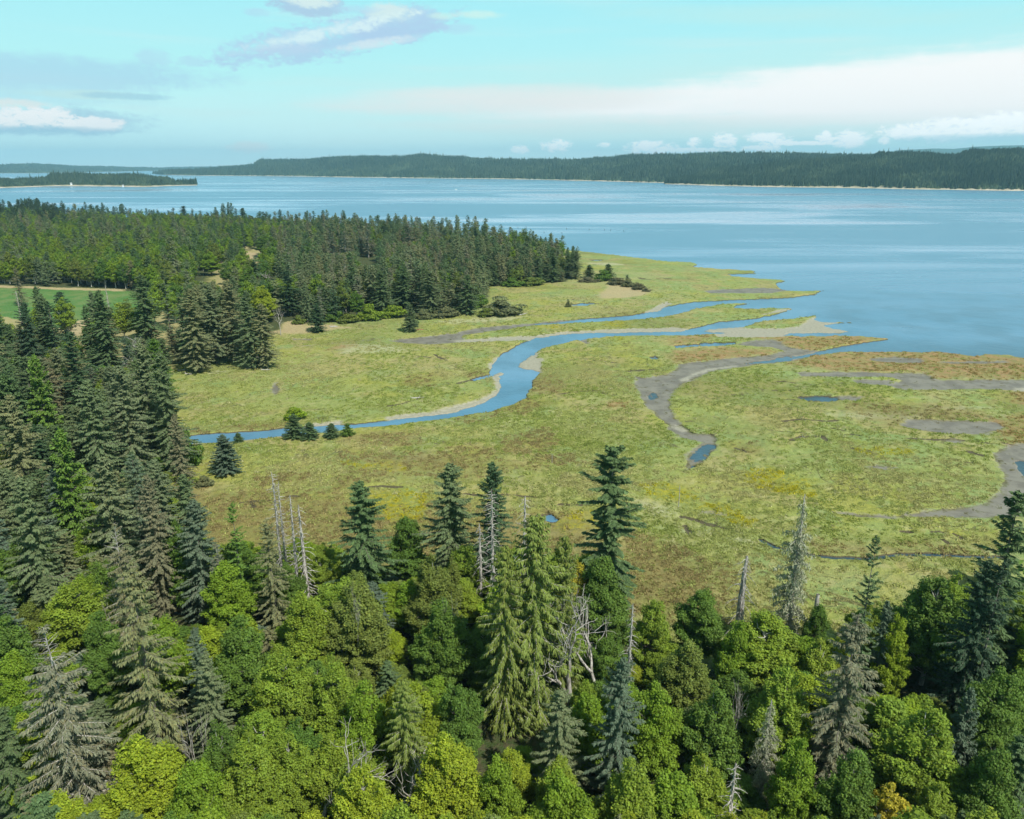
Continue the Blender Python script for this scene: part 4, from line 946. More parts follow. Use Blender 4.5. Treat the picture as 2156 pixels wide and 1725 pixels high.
HANDB = [
 ('alder0',150,1212,1380,20,150,'ygreen','yellow-green alder left of the tall lichen spruce'),
 ('maple0',20,1370,1500,19,120,'bright','bright maple on the left margin behind the bare-tipped spruce'),
 ('maple1',205,1290,1480,19,110,'green','green maple between the two big ragged spruces'),
 ('maple2',330,1290,1500,19,120,'bright','vivid maple tucked against the tall lichen spruce'),
 ('alder1',370,1100,1330,20,100,'green','upright green alder beside the blue-grey spruce'),
 ('maple0',475,1180,1330,18,120,'bright','bright green broad crown at the forest edge under the thin fir'),
 ('maple1',500,1300,1490,20,140,'green','dark round maple with a black hollow at its foot'),
 ('alder2',640,1240,1360,20,130,'ygreen','yellow-green alder below the bleached snags'),
 ('alder0',745,1225,1400,21,150,'olive','olive alder crown right below the symmetrical dark spruce'),
 ('maple2',600,1180,1290,15,80,'green','dark little maple between the snags'),
 ('maple0',850,1085,1230,18,95,'green','green tree between the two spruces at the meadow edge'),
 ('alder1',905,1170,1330,20,125,'olive','olive alder under the full grey-green spruce'),
 ('alder2',930,1260,1440,20,130,'green','green alder left of the huge drooping cedar'),
 ('alder0',590,1360,1500,20,140,'ygreen','yellowish alder crown over a dark gap, above the forked dead tree'),
 ('alder1',700,1380,1520,19,130,'ygreen','pale olive alder in the mid foreground'),
 ('maple1',760,1440,1560,19,130,'bright','leafy maple with shelves of leaves beside the cedar cone'),
 ('maple2',960,1430,1560,19,110,'green','shaded maple beside the bare pale trunk'),
 ('alder2',290,1550,1725,20,190,'yellow','bright yellow-green alder at the bottom beside the big grey spruce'),
 ('maple0',400,1600,1725,19,150,'bright','low green maple at the bottom, above it twiggy bare stems'),
 ('alder1',520,1540,1725,20,160,'ygreen','yellowish alder just left of the forked dead tree'),
 ('alder0',760,1600,1725,20,150,'yellow','yellow-green alder below the silvery dead shrub'),
 ('alder2',940,1545,1725,20,170,'yellow','yellow-crowned alder at the bottom middle'),
 ('maple1',1050,1590,1725,18,120,'bright','bright leafy maple under the pale bare trunk'),
 ('maple2',1180,1620,1725,18,150,'bright','bright maple at the bottom below the feathery grey spruce'),
 ('alder0',1330,1600,1725,19,150,'ygreen','soft olive alder below the layered blue-green spruce'),
 ('maple0',1270,1170,1340,21,130,'green','dark maple below the tallest fir'),
 ('alder1',1215,1180,1290,18,90,'gold','golden-topped alder left of the tallest fir'),
 ('maple1',1375,1262,1400,17,100,'ygreen','rounded yellow-green tree right of the grey trunk stub'),
 ('maple2',1480,1234,1330,17,110,'green','dark round maple standing out against brown grass'),
 ('alder2',1450,1340,1500,19,130,'olive','olive alder with feathery top in front of the round dark maple'),
 ('alder0',1620,1285,1430,19,165,'ygreen','wide yellow-green alder at the marsh edge under the tall lichened snag'),
 ('maple0',1725,1268,1350,15,66,'green','small dark maple next to the broken red stub'),
 ('maple1',1560,1310,1420,18,100,'bright','bright maple behind the white stub snag'),
 ('maple2',1385,1430,1600,20,130,'bright','bright green maple right of the layered spruce'),
 ('alder1',1510,1440,1600,19,140,'green','mid green alder over a dark hollow'),
 ('alder2',1650,1400,1560,20,150,'ygreen','light olive alder left of the dying grey spruce'),
 ('alder0',1985,1205,1480,23,150,'green','tall maple-green tree with a broad shoulder over the creek meadow'),
 ('maple0',2030,1260,1480,20,110,'green','green crown tucked against the tall broad-shouldered tree'),
 ('maple1',1890,1290,1480,18,80,'lime','lime-coloured maple between dying spruce and tall green tree'),
 ('maple2',2120,1400,1560,19,130,'green','shaded leafy tree in the dark corner'),
 ('alder1',1960,1480,1660,20,190,'ygreen','large feathery alder filling the lower corner'),
 ('maple0',2110,1580,1725,19,140,'green','green maple at the bottom corner'),
 ('thin',1880,1650,1725,14,90,'gold','small golden-yellow tree at the bottom'),
 ('alder2',1800,1570,1725,19,140,'green','green alder below the dying grey spruce'),
 ('maple1',1690,1560,1725,18,120,'bright','bright maple beside the thin lichened stem'),
 ('thin',131,627,720,26,46,'ygreen','yellow-leaved tree standing before the golf lawn'),
 ('maple1',552,602,680,22,60,'yellow','bright yellow-green maple at the dry bank'),
 ('maple0',400,1000,1006,3,2,'green','x'),
 ('maple2',560,492,514,24,52,'green','dark round-crowned tree beside the tan bluff'),
 ('maple1',440,530,600,20,44,'bright','bright round tree left of the tan bluff'),
]
HANDB = [h for h in HANDB if h[7] != 'x']
SNAGS = [
 ('spire',571,990,1240,30,1.0,'twin-topped bleached spire snag, leftmost over the marsh'),
 ('spire',584,1008,1240,28,0.8,'slim white snag right behind the twin-topped one'),
 ('spire2',605,1040,1250,27,0.9,'curved pale snag, third of the bleached group'),
 ('spire2',634,1063,1250,26,1.25,'thick straight grey snag, last of the bleached group'),
 ('spire',1038,1028,1230,31,1.1,'tall white snag in front of the dark spruce'),
 ('rusty',1010,1100,1220,21,1.0,'orange-brown dead spruce left of the tall white snag'),
 ('spire2',1100,1045,1160,30,1.3,'crooked dead top with curling limbs above the huge cedar'),
 ('stub',1571,1168,1305,19,1.15,'stout white stub snag with short drooping limbs over the brown grass'),
 ('lichen',1695,1040,1290,34,0.95,'tall snag furred with pale lichen over the marsh creek'),
 ('broken',1723,1250,1285,14,1.0,'short broken reddish stub behind the small dark maple'),
 ('spire2',1327,1268,1400,24,0.85,'grey snag at the foot of the tallest fir'),
 ('spread',1207,1255,1400,24,1.15,'spreading silver dead tree beside the huge cedar'),
 ('spread2',1275,1255,1380,23,0.9,'forked bare tree between spreading tree and grey snag'),
 ('spread2',645,1535,1690,21,1.0,'forked silver dead tree rising from yellow alders'),
 ('spread3',828,1540,1620,19,1.1,'silvery tangled dead shrub below the cedar cone'),
 ('spire2',1553,1600,1725,20,1.0,'split silver stump at the bottom edge'),
 ('lichen',1627,1470,1640,20,0.55,'thin lichened stem among green alders'),
 ('twig',392,1480,1560,19,1.0,'thin white bare stems beside the small grey spruce'),
 ('twig',740,1225,1260,23,0.6,'little bare fork at the foot of the symmetrical dark spruce'),
 ('twig',230,1215,1270,20,0.9,'bare white stems left of the tall lichen spruce'),
 ('spire2',1382,1155,1180,10,0.5,'x'),
 ('spire2',32,612,690,26,0.8,'bare pale pole tree standing before the golf lawn'),
 ('spire2',222,600,650,20,0.8,'bare twiggy tree by the lawn corner'),
 ('spread2',285,705,760,26,0.9,'bare grey tree between the clump and the lawn'),
 ('spread',585,642,690,17,0.8,'bare silver branches inside the yellow maple by the dry bank'),
 ('spread3',560,560,595,18,0.9,'bare pinkish tree under the tan bluff'),
 ('spire',1000,520,560,22,1.0,'x'),
 ('twig',1550,1420,1470,18,0.9,'small grey dead top in the alders'),
 ('twig',930,1250,1290,21,0.8,'bare twigs crowning the alder left of the cedar'),
]
SNAGS = [s for s in SNAGS if s[6] != 'x']
TREE_VB = []     # u, half width, bottom v, distance: what stands in front has to stay below that line
def place_from_view(u, vt, hgt):
    gz = 0.0
    for _ in range(2):
        x, y = G(u, vt, gz + hgt); gz = height_at(x, y)
    return x, y
for key, u, vt, vb, hgt, wpx, tint, label in HAND + HANDB:
    K = KIND[key]
    x, y = place_from_view(u, vt, hgt)
    dep = proj(x, y, hgt * 0.5)[2]
    rad_ = wpx / 2 / FPX * dep
    grp = 'conifers of the shore forest' if (key, u, vt, vb, hgt, wpx, tint, label) in HAND else 'leafy trees of the shore forest'
    put_tree(key, x, y, hgt, max(rad_, 0.5), jit(TINT[tint], .05), label, grp)
    TREE_VB.append((u, wpx / 2, vb, math.hypot(x, y)))
for key, u, vt, vb, hgt, wd, label in SNAGS:
    x, y = place_from_view(u, vt, hgt)
    put_snag(key, x, y, hgt, wd * 1.25 * (1 if 'sp' not in key[:3] or key in ('spire', 'spire2') else hgt / SN[key]['H'] * 0.62), label, 'dead trees standing in the forest')
    TREE_VB.append((u, 14, vb, math.hypot(x, y)))

# ------------------------------------------------------------------ filling the forest
LAND = [('the golf lawn', 90, 640), ('the vivid tiered fir', 80, 800), ('the meadow corner', 345, 775), ('the river bend', 385, 950), ('the tall lichen spruce', 268, 1260),
 ('the bare-tipped grey spruce', 90, 1450), ('the blue-grey marsh-edge spruce', 405, 1120), ('the bleached snags', 600, 1120), ('the symmetrical dark spruce', 755, 1110),
 ('the forked dead tree', 645, 1600), ('the tall white snag', 1038, 1120), ('the huge drooping cedar', 1128, 1250), ('the tangled dead shrub', 828, 1570), ('the cedar cone', 850, 1490),
 ('the tallest fir', 1292, 1120), ('the layered blue-green spruce', 1310, 1490), ('the round dark maple', 1480, 1270), ('the white stub snag', 1571, 1230), ('the lichened snag', 1695, 1170),
 ('the dying grey spruce', 1806, 1400), ('the slim gap-toothed fir', 1846, 1220), ('the pale young spruce', 2046, 1510), ('the edge fir', 2150, 1200), ('the split silver stump', 1553, 1650),
 ('the tan bluff', 525, 555), ('the tight spruce clump', 455, 670), ('the dry bank', 640, 680), ('the wooded point tip', 1200, 560), ('the shrub line', 860, 660),
 ('the bay skyline of the left wood', 300, 450), ('the pinkish dead spruce', 710, 520), ('the dark corner spruce wood', 40, 440), ('the grey spruce by the left margin', 48, 1080), ('the thin lichened stem', 1627, 1560)]
def where_phrase(u, v):
    n, lu, lv = min(LAND, key=lambda L: (L[1] - u) ** 2 + ((L[2] - v) * 1.3) ** 2)
    du, dv = u - lu, v - lv
    if abs(du) < 14 and abs(dv) < 14: return 'close beside ' + n
    if abs(du) > abs(dv) * 1.6: return ('right of ' if du > 0 else 'left of ') + n
    if abs(dv) > abs(du) * 1.6: return ('in front of ' if dv > 0 else 'behind ') + n
    return ('in front and ' if dv > 0 else 'behind and ') + ('right of ' if du > 0 else 'left of ') + n
TN = dict(grey='grey-green', grey2='dull green', blue='blue-green', dark='dark green', deep='very dark', olive='olive', green='deep green', bright='bright green', yellow='yellow-green', lime='lime',
          ygreen='light green', forest='forest green', mossy='mossy olive', brown='brownish', ash='ashen', gold='golden', rust='rusty')
cands = []
excl = np.vstack([W(field[0])]); exl = [W(p) for p in field + straw[:1] + tan]
frng = random.Random(11)
def ring_grid():
    r = 52.0
    while r < 1700:
        sp_ = 5.3 if r < 175 else (7.2 if r < 330 else (8.4 if r < 700 else 10.5))
        a = R(-39.5) + frng.random() * sp_ / r
        while a < R(39.5):
            yield (r + frng.uniform(-.42, .42) * sp_) * math.sin(a), (r + frng.uniform(-.42, .42) * sp_) * math.cos(a), sp_
            a += sp_ / r
        r += sp_ * 0.9
grid = np.array(list(ring_grid()))
gs = sdf(grid[:, :2], forest_w, 30.0); gc = sdf(grid[:, :2], coast, 30.0)
gf = union(grid[:, :2], field + tan, 30.0); gst = union(grid[:, :2], straw, 30.0); gcl = union(grid[:, :2], straw[1:], 30.0)
ok = (gs > 1.5) & (gc > 6) & (gf < -1.0)
HP = np.array([(p[0], p[1], p[2]) for p in PLACED])
for (x, y, sp_), s_, cst, st_, cl_ in zip(grid[ok], gs[ok], gc[ok], gst[ok], gcl[ok]):
    r = math.hypot(x, y)
    if st_ > 0 and cl_ < 0 and frng.random() < 0.93: continue
    if cl_ > 0 and frng.random() < 0.55: continue
    u, v, _ = proj(x, y, 0)
    if u < -140 or u > 2300: continue
    q = frng.random(); fg = r < 172
    nz = float(fbm(np.array([x]), np.array([y]), 45, 91)[0]); nz2 = float(fbm(np.array([x]), np.array([y]), 30, 191)[0])
    if r > 430 and nz2 < -0.28 and frng.random() < 0.75: continue
    if fg and u > 330:
        con = q < (0.07 if u < 1980 else 0.28)
    elif fg: con = q < 0.40
    elif u < 420 and r < 345: con = q < 0.90
    elif r < 420: con = q < 0.86
    elif u < 600:
        con = (cst < 55) or q < 0.26 + nz * 0.6
        if 400 < u and r > 560 and q > 0.8: con = True
    else: con = q < 0.90 - max(0, -nz) * 0.5
    q2 = frng.random()
    if con:
        if fg and u > 330:
            hh = frng.uniform(14, 24); key = frng.choice(['spruce0', 'spruce1', 'cedar0', 'cedar1', 'worn1']); tint = frng.choice(['grey', 'blue', 'olive', 'mossy', 'forest']) if u < 1980 else frng.choice(['deep', 'forest', 'dark'])
            if u >= 1980: hh = frng.uniform(22, 31)
        elif r < 345:
            hh = frng.uniform(27, 37); key = frng.choice(['spruce0', 'spruce1', 'spruce2', 'spruce0', 'spruce2', 'fir0', 'worn1', 'young']); tint = frng.choice(['grey', 'grey2', 'grey2', 'mossy', 'forest', 'dark', 'blue', 'forest', 'brown' if frng.random() < .4 else 'grey2'])
            if key == 'young': tint = frng.choice(['green', 'forest']); hh *= .92
            if s_ < 9: hh *= 0.8
        elif r < 430: hh = frng.uniform(28, 37); key = frng.choice(['spruce0', 'spruce1', 'spruce2']); tint = frng.choice(['grey', 'grey2', 'mossy', 'forest'])
        else:
            hh = frng.uniform(22, 30) + (frng.uniform(0, 5) if q2 > .86 else 0); key = frng.choice(['farfir0', 'farfir1', 'farfir2', 'farfir3'])
            if u < 600 and cst < 75: tint = frng.choice(['dark', 'deep', 'dark']); hh = frng.uniform(23, 32)
            else:
                tint = frng.choice(['forest', 'grey2', 'grey2', 'forest', 'dark', 'mossy', 'grey'])
                if q2 < (0.24 if 560 < u < 1000 else .12): key = frng.choice(['brownspruce0', 'brownspruce1', 'worn1']); tint = frng.choice(['brown', 'ash', 'mossy'])
            if u < 150 and cst < 200: tint = 'deep'; hh = frng.uniform(28, 35)
            if s_ < 10: hh *= 0.82
            if u > 1060 and r > 430:
                hh *= 0.9
                if s_ < 16 and frng.random() < 0.4: continue
        rad_ = KIND[key]['R'] * frng.uniform(0.82, 1.1) * (hh / KIND[key]['H']) ** 0.7 * (1.0 if r > 430 else 1.0) * (1.3 if key[0] == 'b' else 1)
        if r > 430: hh *= frng.choice([.62, .75, .85, 1, 1, 1.1]) * (1 + 0.35 * nz)
    else:
        if fg:
            hh = frng.uniform(15, 22) * (0.72 if s_ < 12 else 1); key = frng.choice(['maple0', 'maple1', 'maple2', 'alder0', 'alder1', 'alder2', 'alder0'])
            tint = frng.choice(['bright', 'green', 'bright', 'lime', 'ygreen']) if key[0] == 'm' else frng.choice(['ygreen', 'olive', 'yellow', 'green', 'ygreen'])
            if r > 125 and tint == 'yellow': tint = 'ygreen'
            if u < 400 and r > 100 and frng.random() < .6: tint = 'green'
        else:
            hh = frng.uniform(16, 24) * (0.7 if s_ < 10 else 1); key = frng.choice(['farleaf0', 'farleaf1', 'farleaf2']) if r > 345 else frng.choice(['maple0', 'maple1', 'alder1', 'thin'])
            tint = frng.choice(['green', 'bright', 'ygreen', 'olive', 'green', 'ygreen'])
        rad_ = KIND[key]['R'] * frng.uniform(0.85, 1.15) * (hh / KIND[key]['H']) ** 0.6
    if len(HP):
        d = np.hypot(HP[:, 0] - x, HP[:, 1] - y)
        if (d < 0.55 * (HP[:, 2] + rad_)).any(): continue
    # keep the visible feet of the trees behind visible
    ut, vt, zc = proj(x, y, hh); lim = vt; hw = rad_ * FPX / zc
    for (hu, hw2, hvb, hr) in TREE_VB:
        if hr > r and abs(hu - ut) < hw2 + hw * 0.75 and vt < hvb - 6: lim = max(lim, hvb - 6)
    # the marsh shows above this line
    if fg and u > 330:
        ml = 1130 if ut < 700 else (1150 if ut < 1330 else (1262 if ut < 1790 else 1240))
        if ut > 1940: ml = 1215
        lim = max(lim, ml + frng.uniform(0, 45))
    if lim > vt:
        f = hh
        while f > 2.5 and proj(x, y, f)[1] < lim: f -= 0.5
        if f < 6.0:
            if f < 3.0 or not fg: continue
            key = frng.choice(['bush0', 'bush1']); rad_ = f * 0.75; con = False
            tint = frng.choice(['green', 'olive', 'bright'])
        else: rad_ *= (f / hh) ** 0.35
        hh = f
    cands.append(dict(x=x, y=y, h=hh, r=rad_, key=key, tint=tint, con=con, u=ut, v=proj(x, y, hh * .5)[1], app=hh * FPX / zc, d=r))
infr = [c_ for c_ in cands if -60 < c_['u'] < 2216 and proj(c_['x'], c_['y'], c_['h'])[1] < 1740]
con_s = sorted([c_ for c_ in infr if c_['con']], key=lambda c_: -c_['app'])[:300 - len(HAND)]
bro_s = sorted([c_ for c_ in infr if not c_['con']], key=lambda c_: -c_['app'])[:300 - len(HANDB)]
chosen = set(id(c_) for c_ in con_s + bro_s)
used = {}
for c_ in con_s + bro_s:
    c0 = KIND[c_['key']]['cat'].replace(' tree', '').replace('dying ', '')
    size = ('tall' if c_['h'] > (29 if c_['con'] else 18.5) else ('middling' if c_['h'] > (22 if c_['con'] else 12) else 'short'))
    wd = 'broad' if c_['r'] > KIND[c_['key']]['R'] * 1.0 else 'slender'
    label = '%s %s %s %s %s' % (size, wd, TN[c_['tint']], c0, where_phrase(c_['u'], c_['v']))
    if len(label.split()) > 13: label = label.replace('slender ', '').replace('broad ', '', 1)
    if label in used:
        o_ = used[label]
        word = ('nearer' if c_['d'] < o_[1] - 6 else 'farther' if c_['d'] > o_[1] + 6 else ('more leftward' if c_['u'] < o_[0] else 'more rightward'))
        l2 = word + ' ' + label
        if l2 not in used: label = l2
    used.setdefault(label, (c_['u'], c_['d']))
    put_tree(c_['key'], c_['x'], c_['y'], c_['h'], c_['r'], jit(TINT[c_['tint']], .12), label, ('conifers' if c_['con'] else 'leafy trees') + ' of the shore forest')

# the rest of the wood, small in view: one object of points that carry the same trees
rest = [c_ for c_ in cands if id(c_) not in chosen]
for i, c_ in enumerate(rest):
    if 'far' not in c_['key'] and 'bush' not in c_['key']: c_['key'] = 'farfir%d' % (i % 4) if c_['con'] else 'farleaf%d' % (i % 3)
col_src = bpy.data.collections.new('tree_kinds')
keys = sorted(set(c_['key'] for c_ in rest))
src_i = {}
for i, k in enumerate(keys):
    K = KIND[k]
    me = K['cm'].copy(); me.materials.clear(); me.materials.append(M_leaf_i if K['cm'].materials[0] == M_leaf else M_needle_i); me.materials.append(K['tm'].materials[0])
    # trunk and crown together as one source mesh
    nv0, nv1 = len(me.vertices), len(K['tm'].vertices)
    a = np.empty(nv0 * 3, np.float32); K['cm'].vertices.foreach_get('co', a); b = np.empty(nv1 * 3, np.float32); K['tm'].vertices.foreach_get('co', b)
    fa = np.empty(len(me.loops), np.int32); K['cm'].loops.foreach_get('vertex_index', fa); fb = np.empty(len(K['tm'].loops), np.int32); K['tm'].loops.foreach_get('vertex_index', fb)
    nf0, nf1 = len(me.polygons), len(K['tm'].polygons)
    va = np.empty(nf0, np.float32); me.attributes['var'].data.foreach_get('value', va); wa = np.empty(nf0, np.float32); me.attributes['warm'].data.foreach_get('value', wa)
    kp = np.random.default_rng(i).random(nf0) < (1.1 if 'far' in k else 0.42); fa = fa.reshape(nf0, -1)[kp].ravel(); va = va[kp]; wa = wa[kp]; nf0 = int(kp.sum())
    m2 = mesh_np('source_' + k, np.concatenate([a, b]).reshape(-1, 3), [fa.reshape(len(va), -1), fb.reshape(-1, 4) + nv0], False,
                 fattr=dict(var=np.concatenate([va, np.full(nf1, .5)]), warm=np.concatenate([wa, np.zeros(nf1)])))
    m2.materials.append(me.materials[0]); m2.materials.append(me.materials[1])
    m2.polygons.foreach_set('material_index', np.concatenate([np.zeros(nf0, np.int32), np.ones(nf1, np.int32)]))
    bpy.data.meshes.remove(me)
    o = bpy.data.objects.new('%02d_%s' % (i, k), m2); col_src.objects.link(o); src_i[k] = i
def scatter_nodes(o, src):
    ng = bpy.data.node_groups.new(o.name, 'GeometryNodeTree')
    ng.interface.new_socket('Geometry', in_out='INPUT', socket_type='NodeSocketGeometry'); ng.interface.new_socket('Geometry', in_out='OUTPUT', socket_type='NodeSocketGeometry')
    gi = ng.nodes.new('NodeGroupInput'); go = ng.nodes.new('NodeGroupOutput'); ip = ng.nodes.new('GeometryNodeInstanceOnPoints')
    ci = ng.nodes.new('GeometryNodeCollectionInfo'); ci.inputs['Collection'].default_value = src; ci.inputs['Separate Children'].default_value = True; ci.inputs['Reset Children'].default_value = True
    def na(nm, dt):
        x_ = ng.nodes.new('GeometryNodeInputNamedAttribute'); x_.data_type = dt; x_.inputs[0].default_value = nm; return [s_ for s_ in x_.outputs if s_.enabled and s_.name == 'Attribute'][0]
    L = ng.links.new
    L(gi.outputs[0], ip.inputs['Points']); L(ci.outputs[0], ip.inputs['Instance']); ip.inputs['Pick Instance'].default_value = True
    L(na('kind', 'INT'), ip.inputs['Instance Index']); L(na('turn', 'FLOAT_VECTOR'), ip.inputs['Rotation']); L(na('size', 'FLOAT_VECTOR'), ip.inputs['Scale'])
    L(ip.outputs[0], go.inputs[0])
    md_ = o.modifiers.new('trees', 'NODES'); md_.node_group = ng
def scatter(name, items, label, mode=None):
    me = bpy.data.meshes.new(name); n = len(items)
    me.vertices.add(n)
    me.vertices.foreach_set('co', np.array([(c_['x'], c_['y'], height_at(c_['x'], c_['y']) - 0.15) for c_ in items], np.float32).ravel())
    A = me.attributes
    A.new('kind', 'INT', 'POINT').data.foreach_set('value', np.array([src_i[c_['key']] for c_ in items], np.int32))
    A.new('size', 'FLOAT_VECTOR', 'POINT').data.foreach_set('vector', np.array([(c_['r'] / KIND[c_['key']]['R'],) * 2 + (c_['h'] / KIND[c_['key']]['H'],) for c_ in items], np.float32).ravel())
    A.new('turn', 'FLOAT_VECTOR', 'POINT').data.foreach_set('vector', np.array([(0, 0, random.uniform(0, 6.28)) for c_ in items], np.float32).ravel())
    A.new('tint', 'FLOAT_COLOR', 'POINT').data.foreach_set('color', np.array([jit(TINT[c_['tint']], .12) for c_ in items], np.float32).ravel())
    o = link(name, me); tag(o, label, None, None, 'stuff')
    scatter_nodes(o, col_src)
    return o
scatter('distant_woods', rest, 'mixed conifer and leafy wood covering the point behind the nearer trees')
print('TREES', len(HAND), len(HANDB), len(con_s), len(bro_s), 'rest', len(rest))

# ------------------------------------------------------------------ standing grass on the nearer marsh
gt = Geo(3); r_ = np.random.default_rng(5)
k = 34; a = r_.random(k) * 6.28; q = r_.random(k) ** .5 * .75; b0 = np.stack([np.cos(a) * q, np.sin(a) * q, np.full(k, -.05)], 1)
tip = b0 + np.stack([r_.normal(.10, .22, k), r_.normal(0, .22, k), r_.uniform(.16, .42, k)], 1); sd = np.stack([-np.sin(a), np.cos(a), np.zeros(k)], 1) * .10
gt.quads(np.stack([b0 - sd, b0 + sd, tip], 1), np.clip(r_.normal(.5, .2, k), 0, 1), np.zeros(k))
gmesh = gt.mesh('tuft'); gmesh.materials.append(M_leaf_i)
col_g = bpy.data.collections.new('tuft_kinds'); col_g.objects.link(bpy.data.objects.new('tuft', gmesh))
N = 130000
ra = r_.uniform(118, 640, N * 2); ra = ra[r_.random(N * 2) < np.clip(1.15 - ra / 560, 0, 1) * np.clip(ra / 200, 0.5, 1)][:N]; aa = r_.uniform(R(-36), R(36), len(ra))
gp = np.stack([ra * np.sin(aa), ra * np.cos(aa)], 1)
ri_ = np.clip(np.searchsorted(rad, ra), 0, nR - 1); ji_ = np.clip(np.searchsorted(az_in, aa), 0, len(az_in) - 1); vi = ri_ * nA + ji_
keep = (h[vi] > -0.10) & (a_mud[vi] < 0) & (a_sand[vi] < -0.3) & (s_for[vi] < 1) & (a_tan[vi] < 0) & (s_coast[vi] > 1) & (r_.random(len(ra)) < np.clip(0.45 + 0.9 * fbm(gp[:, 0], gp[:, 1], 18, 301, 3), 0.06, 0.9))
gp = gp[keep]; gz = h[vi][keep]; n = len(gp)
me = bpy.data.meshes.new('marsh_grass'); me.vertices.add(n); me.vertices.foreach_set('co', np.concatenate([gp, gz[:, None]], 1).astype(np.float32).ravel())
tz = fbm(gp[:, 0], gp[:, 1], 30, 311, 3); tz2 = r_.random(n)
base_c = np.array([(.37, .40, .115), (.42, .40, .15), (.31, .36, .08), (.48, .46, .22), (.32, .26, .10)])
ci = np.where(tz2 < .05, 3, np.where(tz > .18, 1, np.where(tz < -.18, 2, 0))); ci = np.where(a_br[vi][keep] > -2, np.where(tz2 < .3, 0, 4), ci)
cc_ = base_c[ci] * np.array([1.0, .97, 1.1]) * r_.uniform(.82, 1.1, (n, 1)); cc_ = np.where((a_or[vi][keep] > 0)[:, None] & (tz2 < .75)[:, None], np.array([.36, .25, .10]), cc_); cc_ = np.where((a_ye[vi][keep] > -1)[:, None] & (tz2 > .45)[:, None], np.array([.46, .40, .02]), cc_)
A = me.attributes
A.new('kind', 'INT', 'POINT').data.foreach_set('value', np.zeros(n, np.int32))
A.new('size', 'FLOAT_VECTOR', 'POINT').data.foreach_set('vector', (r_.uniform(.6, 1.5, (n, 1)) * np.array([[1.15, 1.15, 1.0]])).astype(np.float32).ravel())
A.new('turn', 'FLOAT_VECTOR', 'POINT').data.foreach_set('vector', np.stack([np.zeros(n), np.zeros(n), r_.random(n) * 6.28], 1).astype(np.float32).ravel())
A.new('tint', 'FLOAT_COLOR', 'POINT').data.foreach_set('color', np.concatenate([cc_, np.ones((n, 1))], 1).astype(np.float32).ravel())
go_ = link('marsh_grass', me); tag(go_, 'standing tufts of yellow-green marsh grass', None, None, 'stuff')
scatter_nodes(go_, col_g)

# ------------------------------------------------------------------ bushes
BUSH = [(400,935,995,60,'green','round green bush against the forest wall by the river bend'), (352,1000,1022,44,'olive','low olive bush at the forest foot below the river bend'),
 (395,1003,1025,46,'olive','low olive bush between two others below the lone spruce'), (432,1008,1029,40,'mossy','dry brownish bush nearest the lone spruce'),
 (1060,641,669,92,'mossy','wide dome of dull green brush alone on the upper meadow'), (1025,655,671,40,'olive','small brush touching the wide dome'),
 (1197,637,650,14,'mossy','tiny round bush beside the upper pool'), (1270,577,597,38,'green','green bush at the foot of the spruce by the sand patch'),
 (1240,588,596,50,'brown','low brown brush under the small dark spruce'), (1300,590,603,42,'brown','brown brush behind the sand patch'), (1325,594,607,36,'mossy','brush clump above the sand patch middle'),
 (1345,601,613,30,'brown','brown brush trailing down the sand patch side'), (1361,609,616,20,'ash','last low scrub at the sand patch tail'),
 (622,866,888,50,'lime','light green leafy bush behind the pair of bank spruces'), (870,676,694,24,'dark','small dark bush below the grey-green spruce'),
 (735,668,684,50,'olive','olive shrub right of the dry bank'), (780,655,680,60,'ygreen','pale green shrub in the shrub line'), (830,652,674,60,'ygreen','domed yellowish shrub in the shrub line'),
 (895,660,674,52,'mossy','flat brown-green shrub past the standing-out spruce'), (940,655,672,60,'mossy','wide dull shrub at the end of the shrub line'), (700,655,684,44,'green','green shrub beside the compact dark spruce'),
 (1010,630,655,40,'green','green shrub below the foot spruce of the point'), (630,672,686,30,'olive','little olive shrub on the dry bank'), (1120,590,604,60,'olive','low brush line under the dark spruces of the point'),
 (1080,592,606,50,'green','green brush at the wooded point edge')]
for i, (u, vt, vb, wpx, tint, label) in enumerate(BUSH):
    x, y = G(u, vb - (vb - vt) * 0.25, 0.0)
    zc = proj(x, y, 0)[2]; hh = max(0.8, (vb - vt) / FPX * zc * 1.0); rr = wpx / 2 / FPX * zc
    t = empty('bush', (x, y, height_at(x, y) - 0.3), i * 1.3); K = KIND['bush%d' % (i % 2)]
    t.scale = (rr / K['R'], min(rr, hh * 2.2) / K['R'], hh / K['H'] * 1.05); tag(t, label, 'bush', 'bushes on and around the meadow')
    t.rotation_euler[2] = random.uniform(-0.25, 0.25)
    link('stem', K['tm'], t); c_ = link('foliage', K['cm'], t); c_.color = jit(TINT[tint], .05)

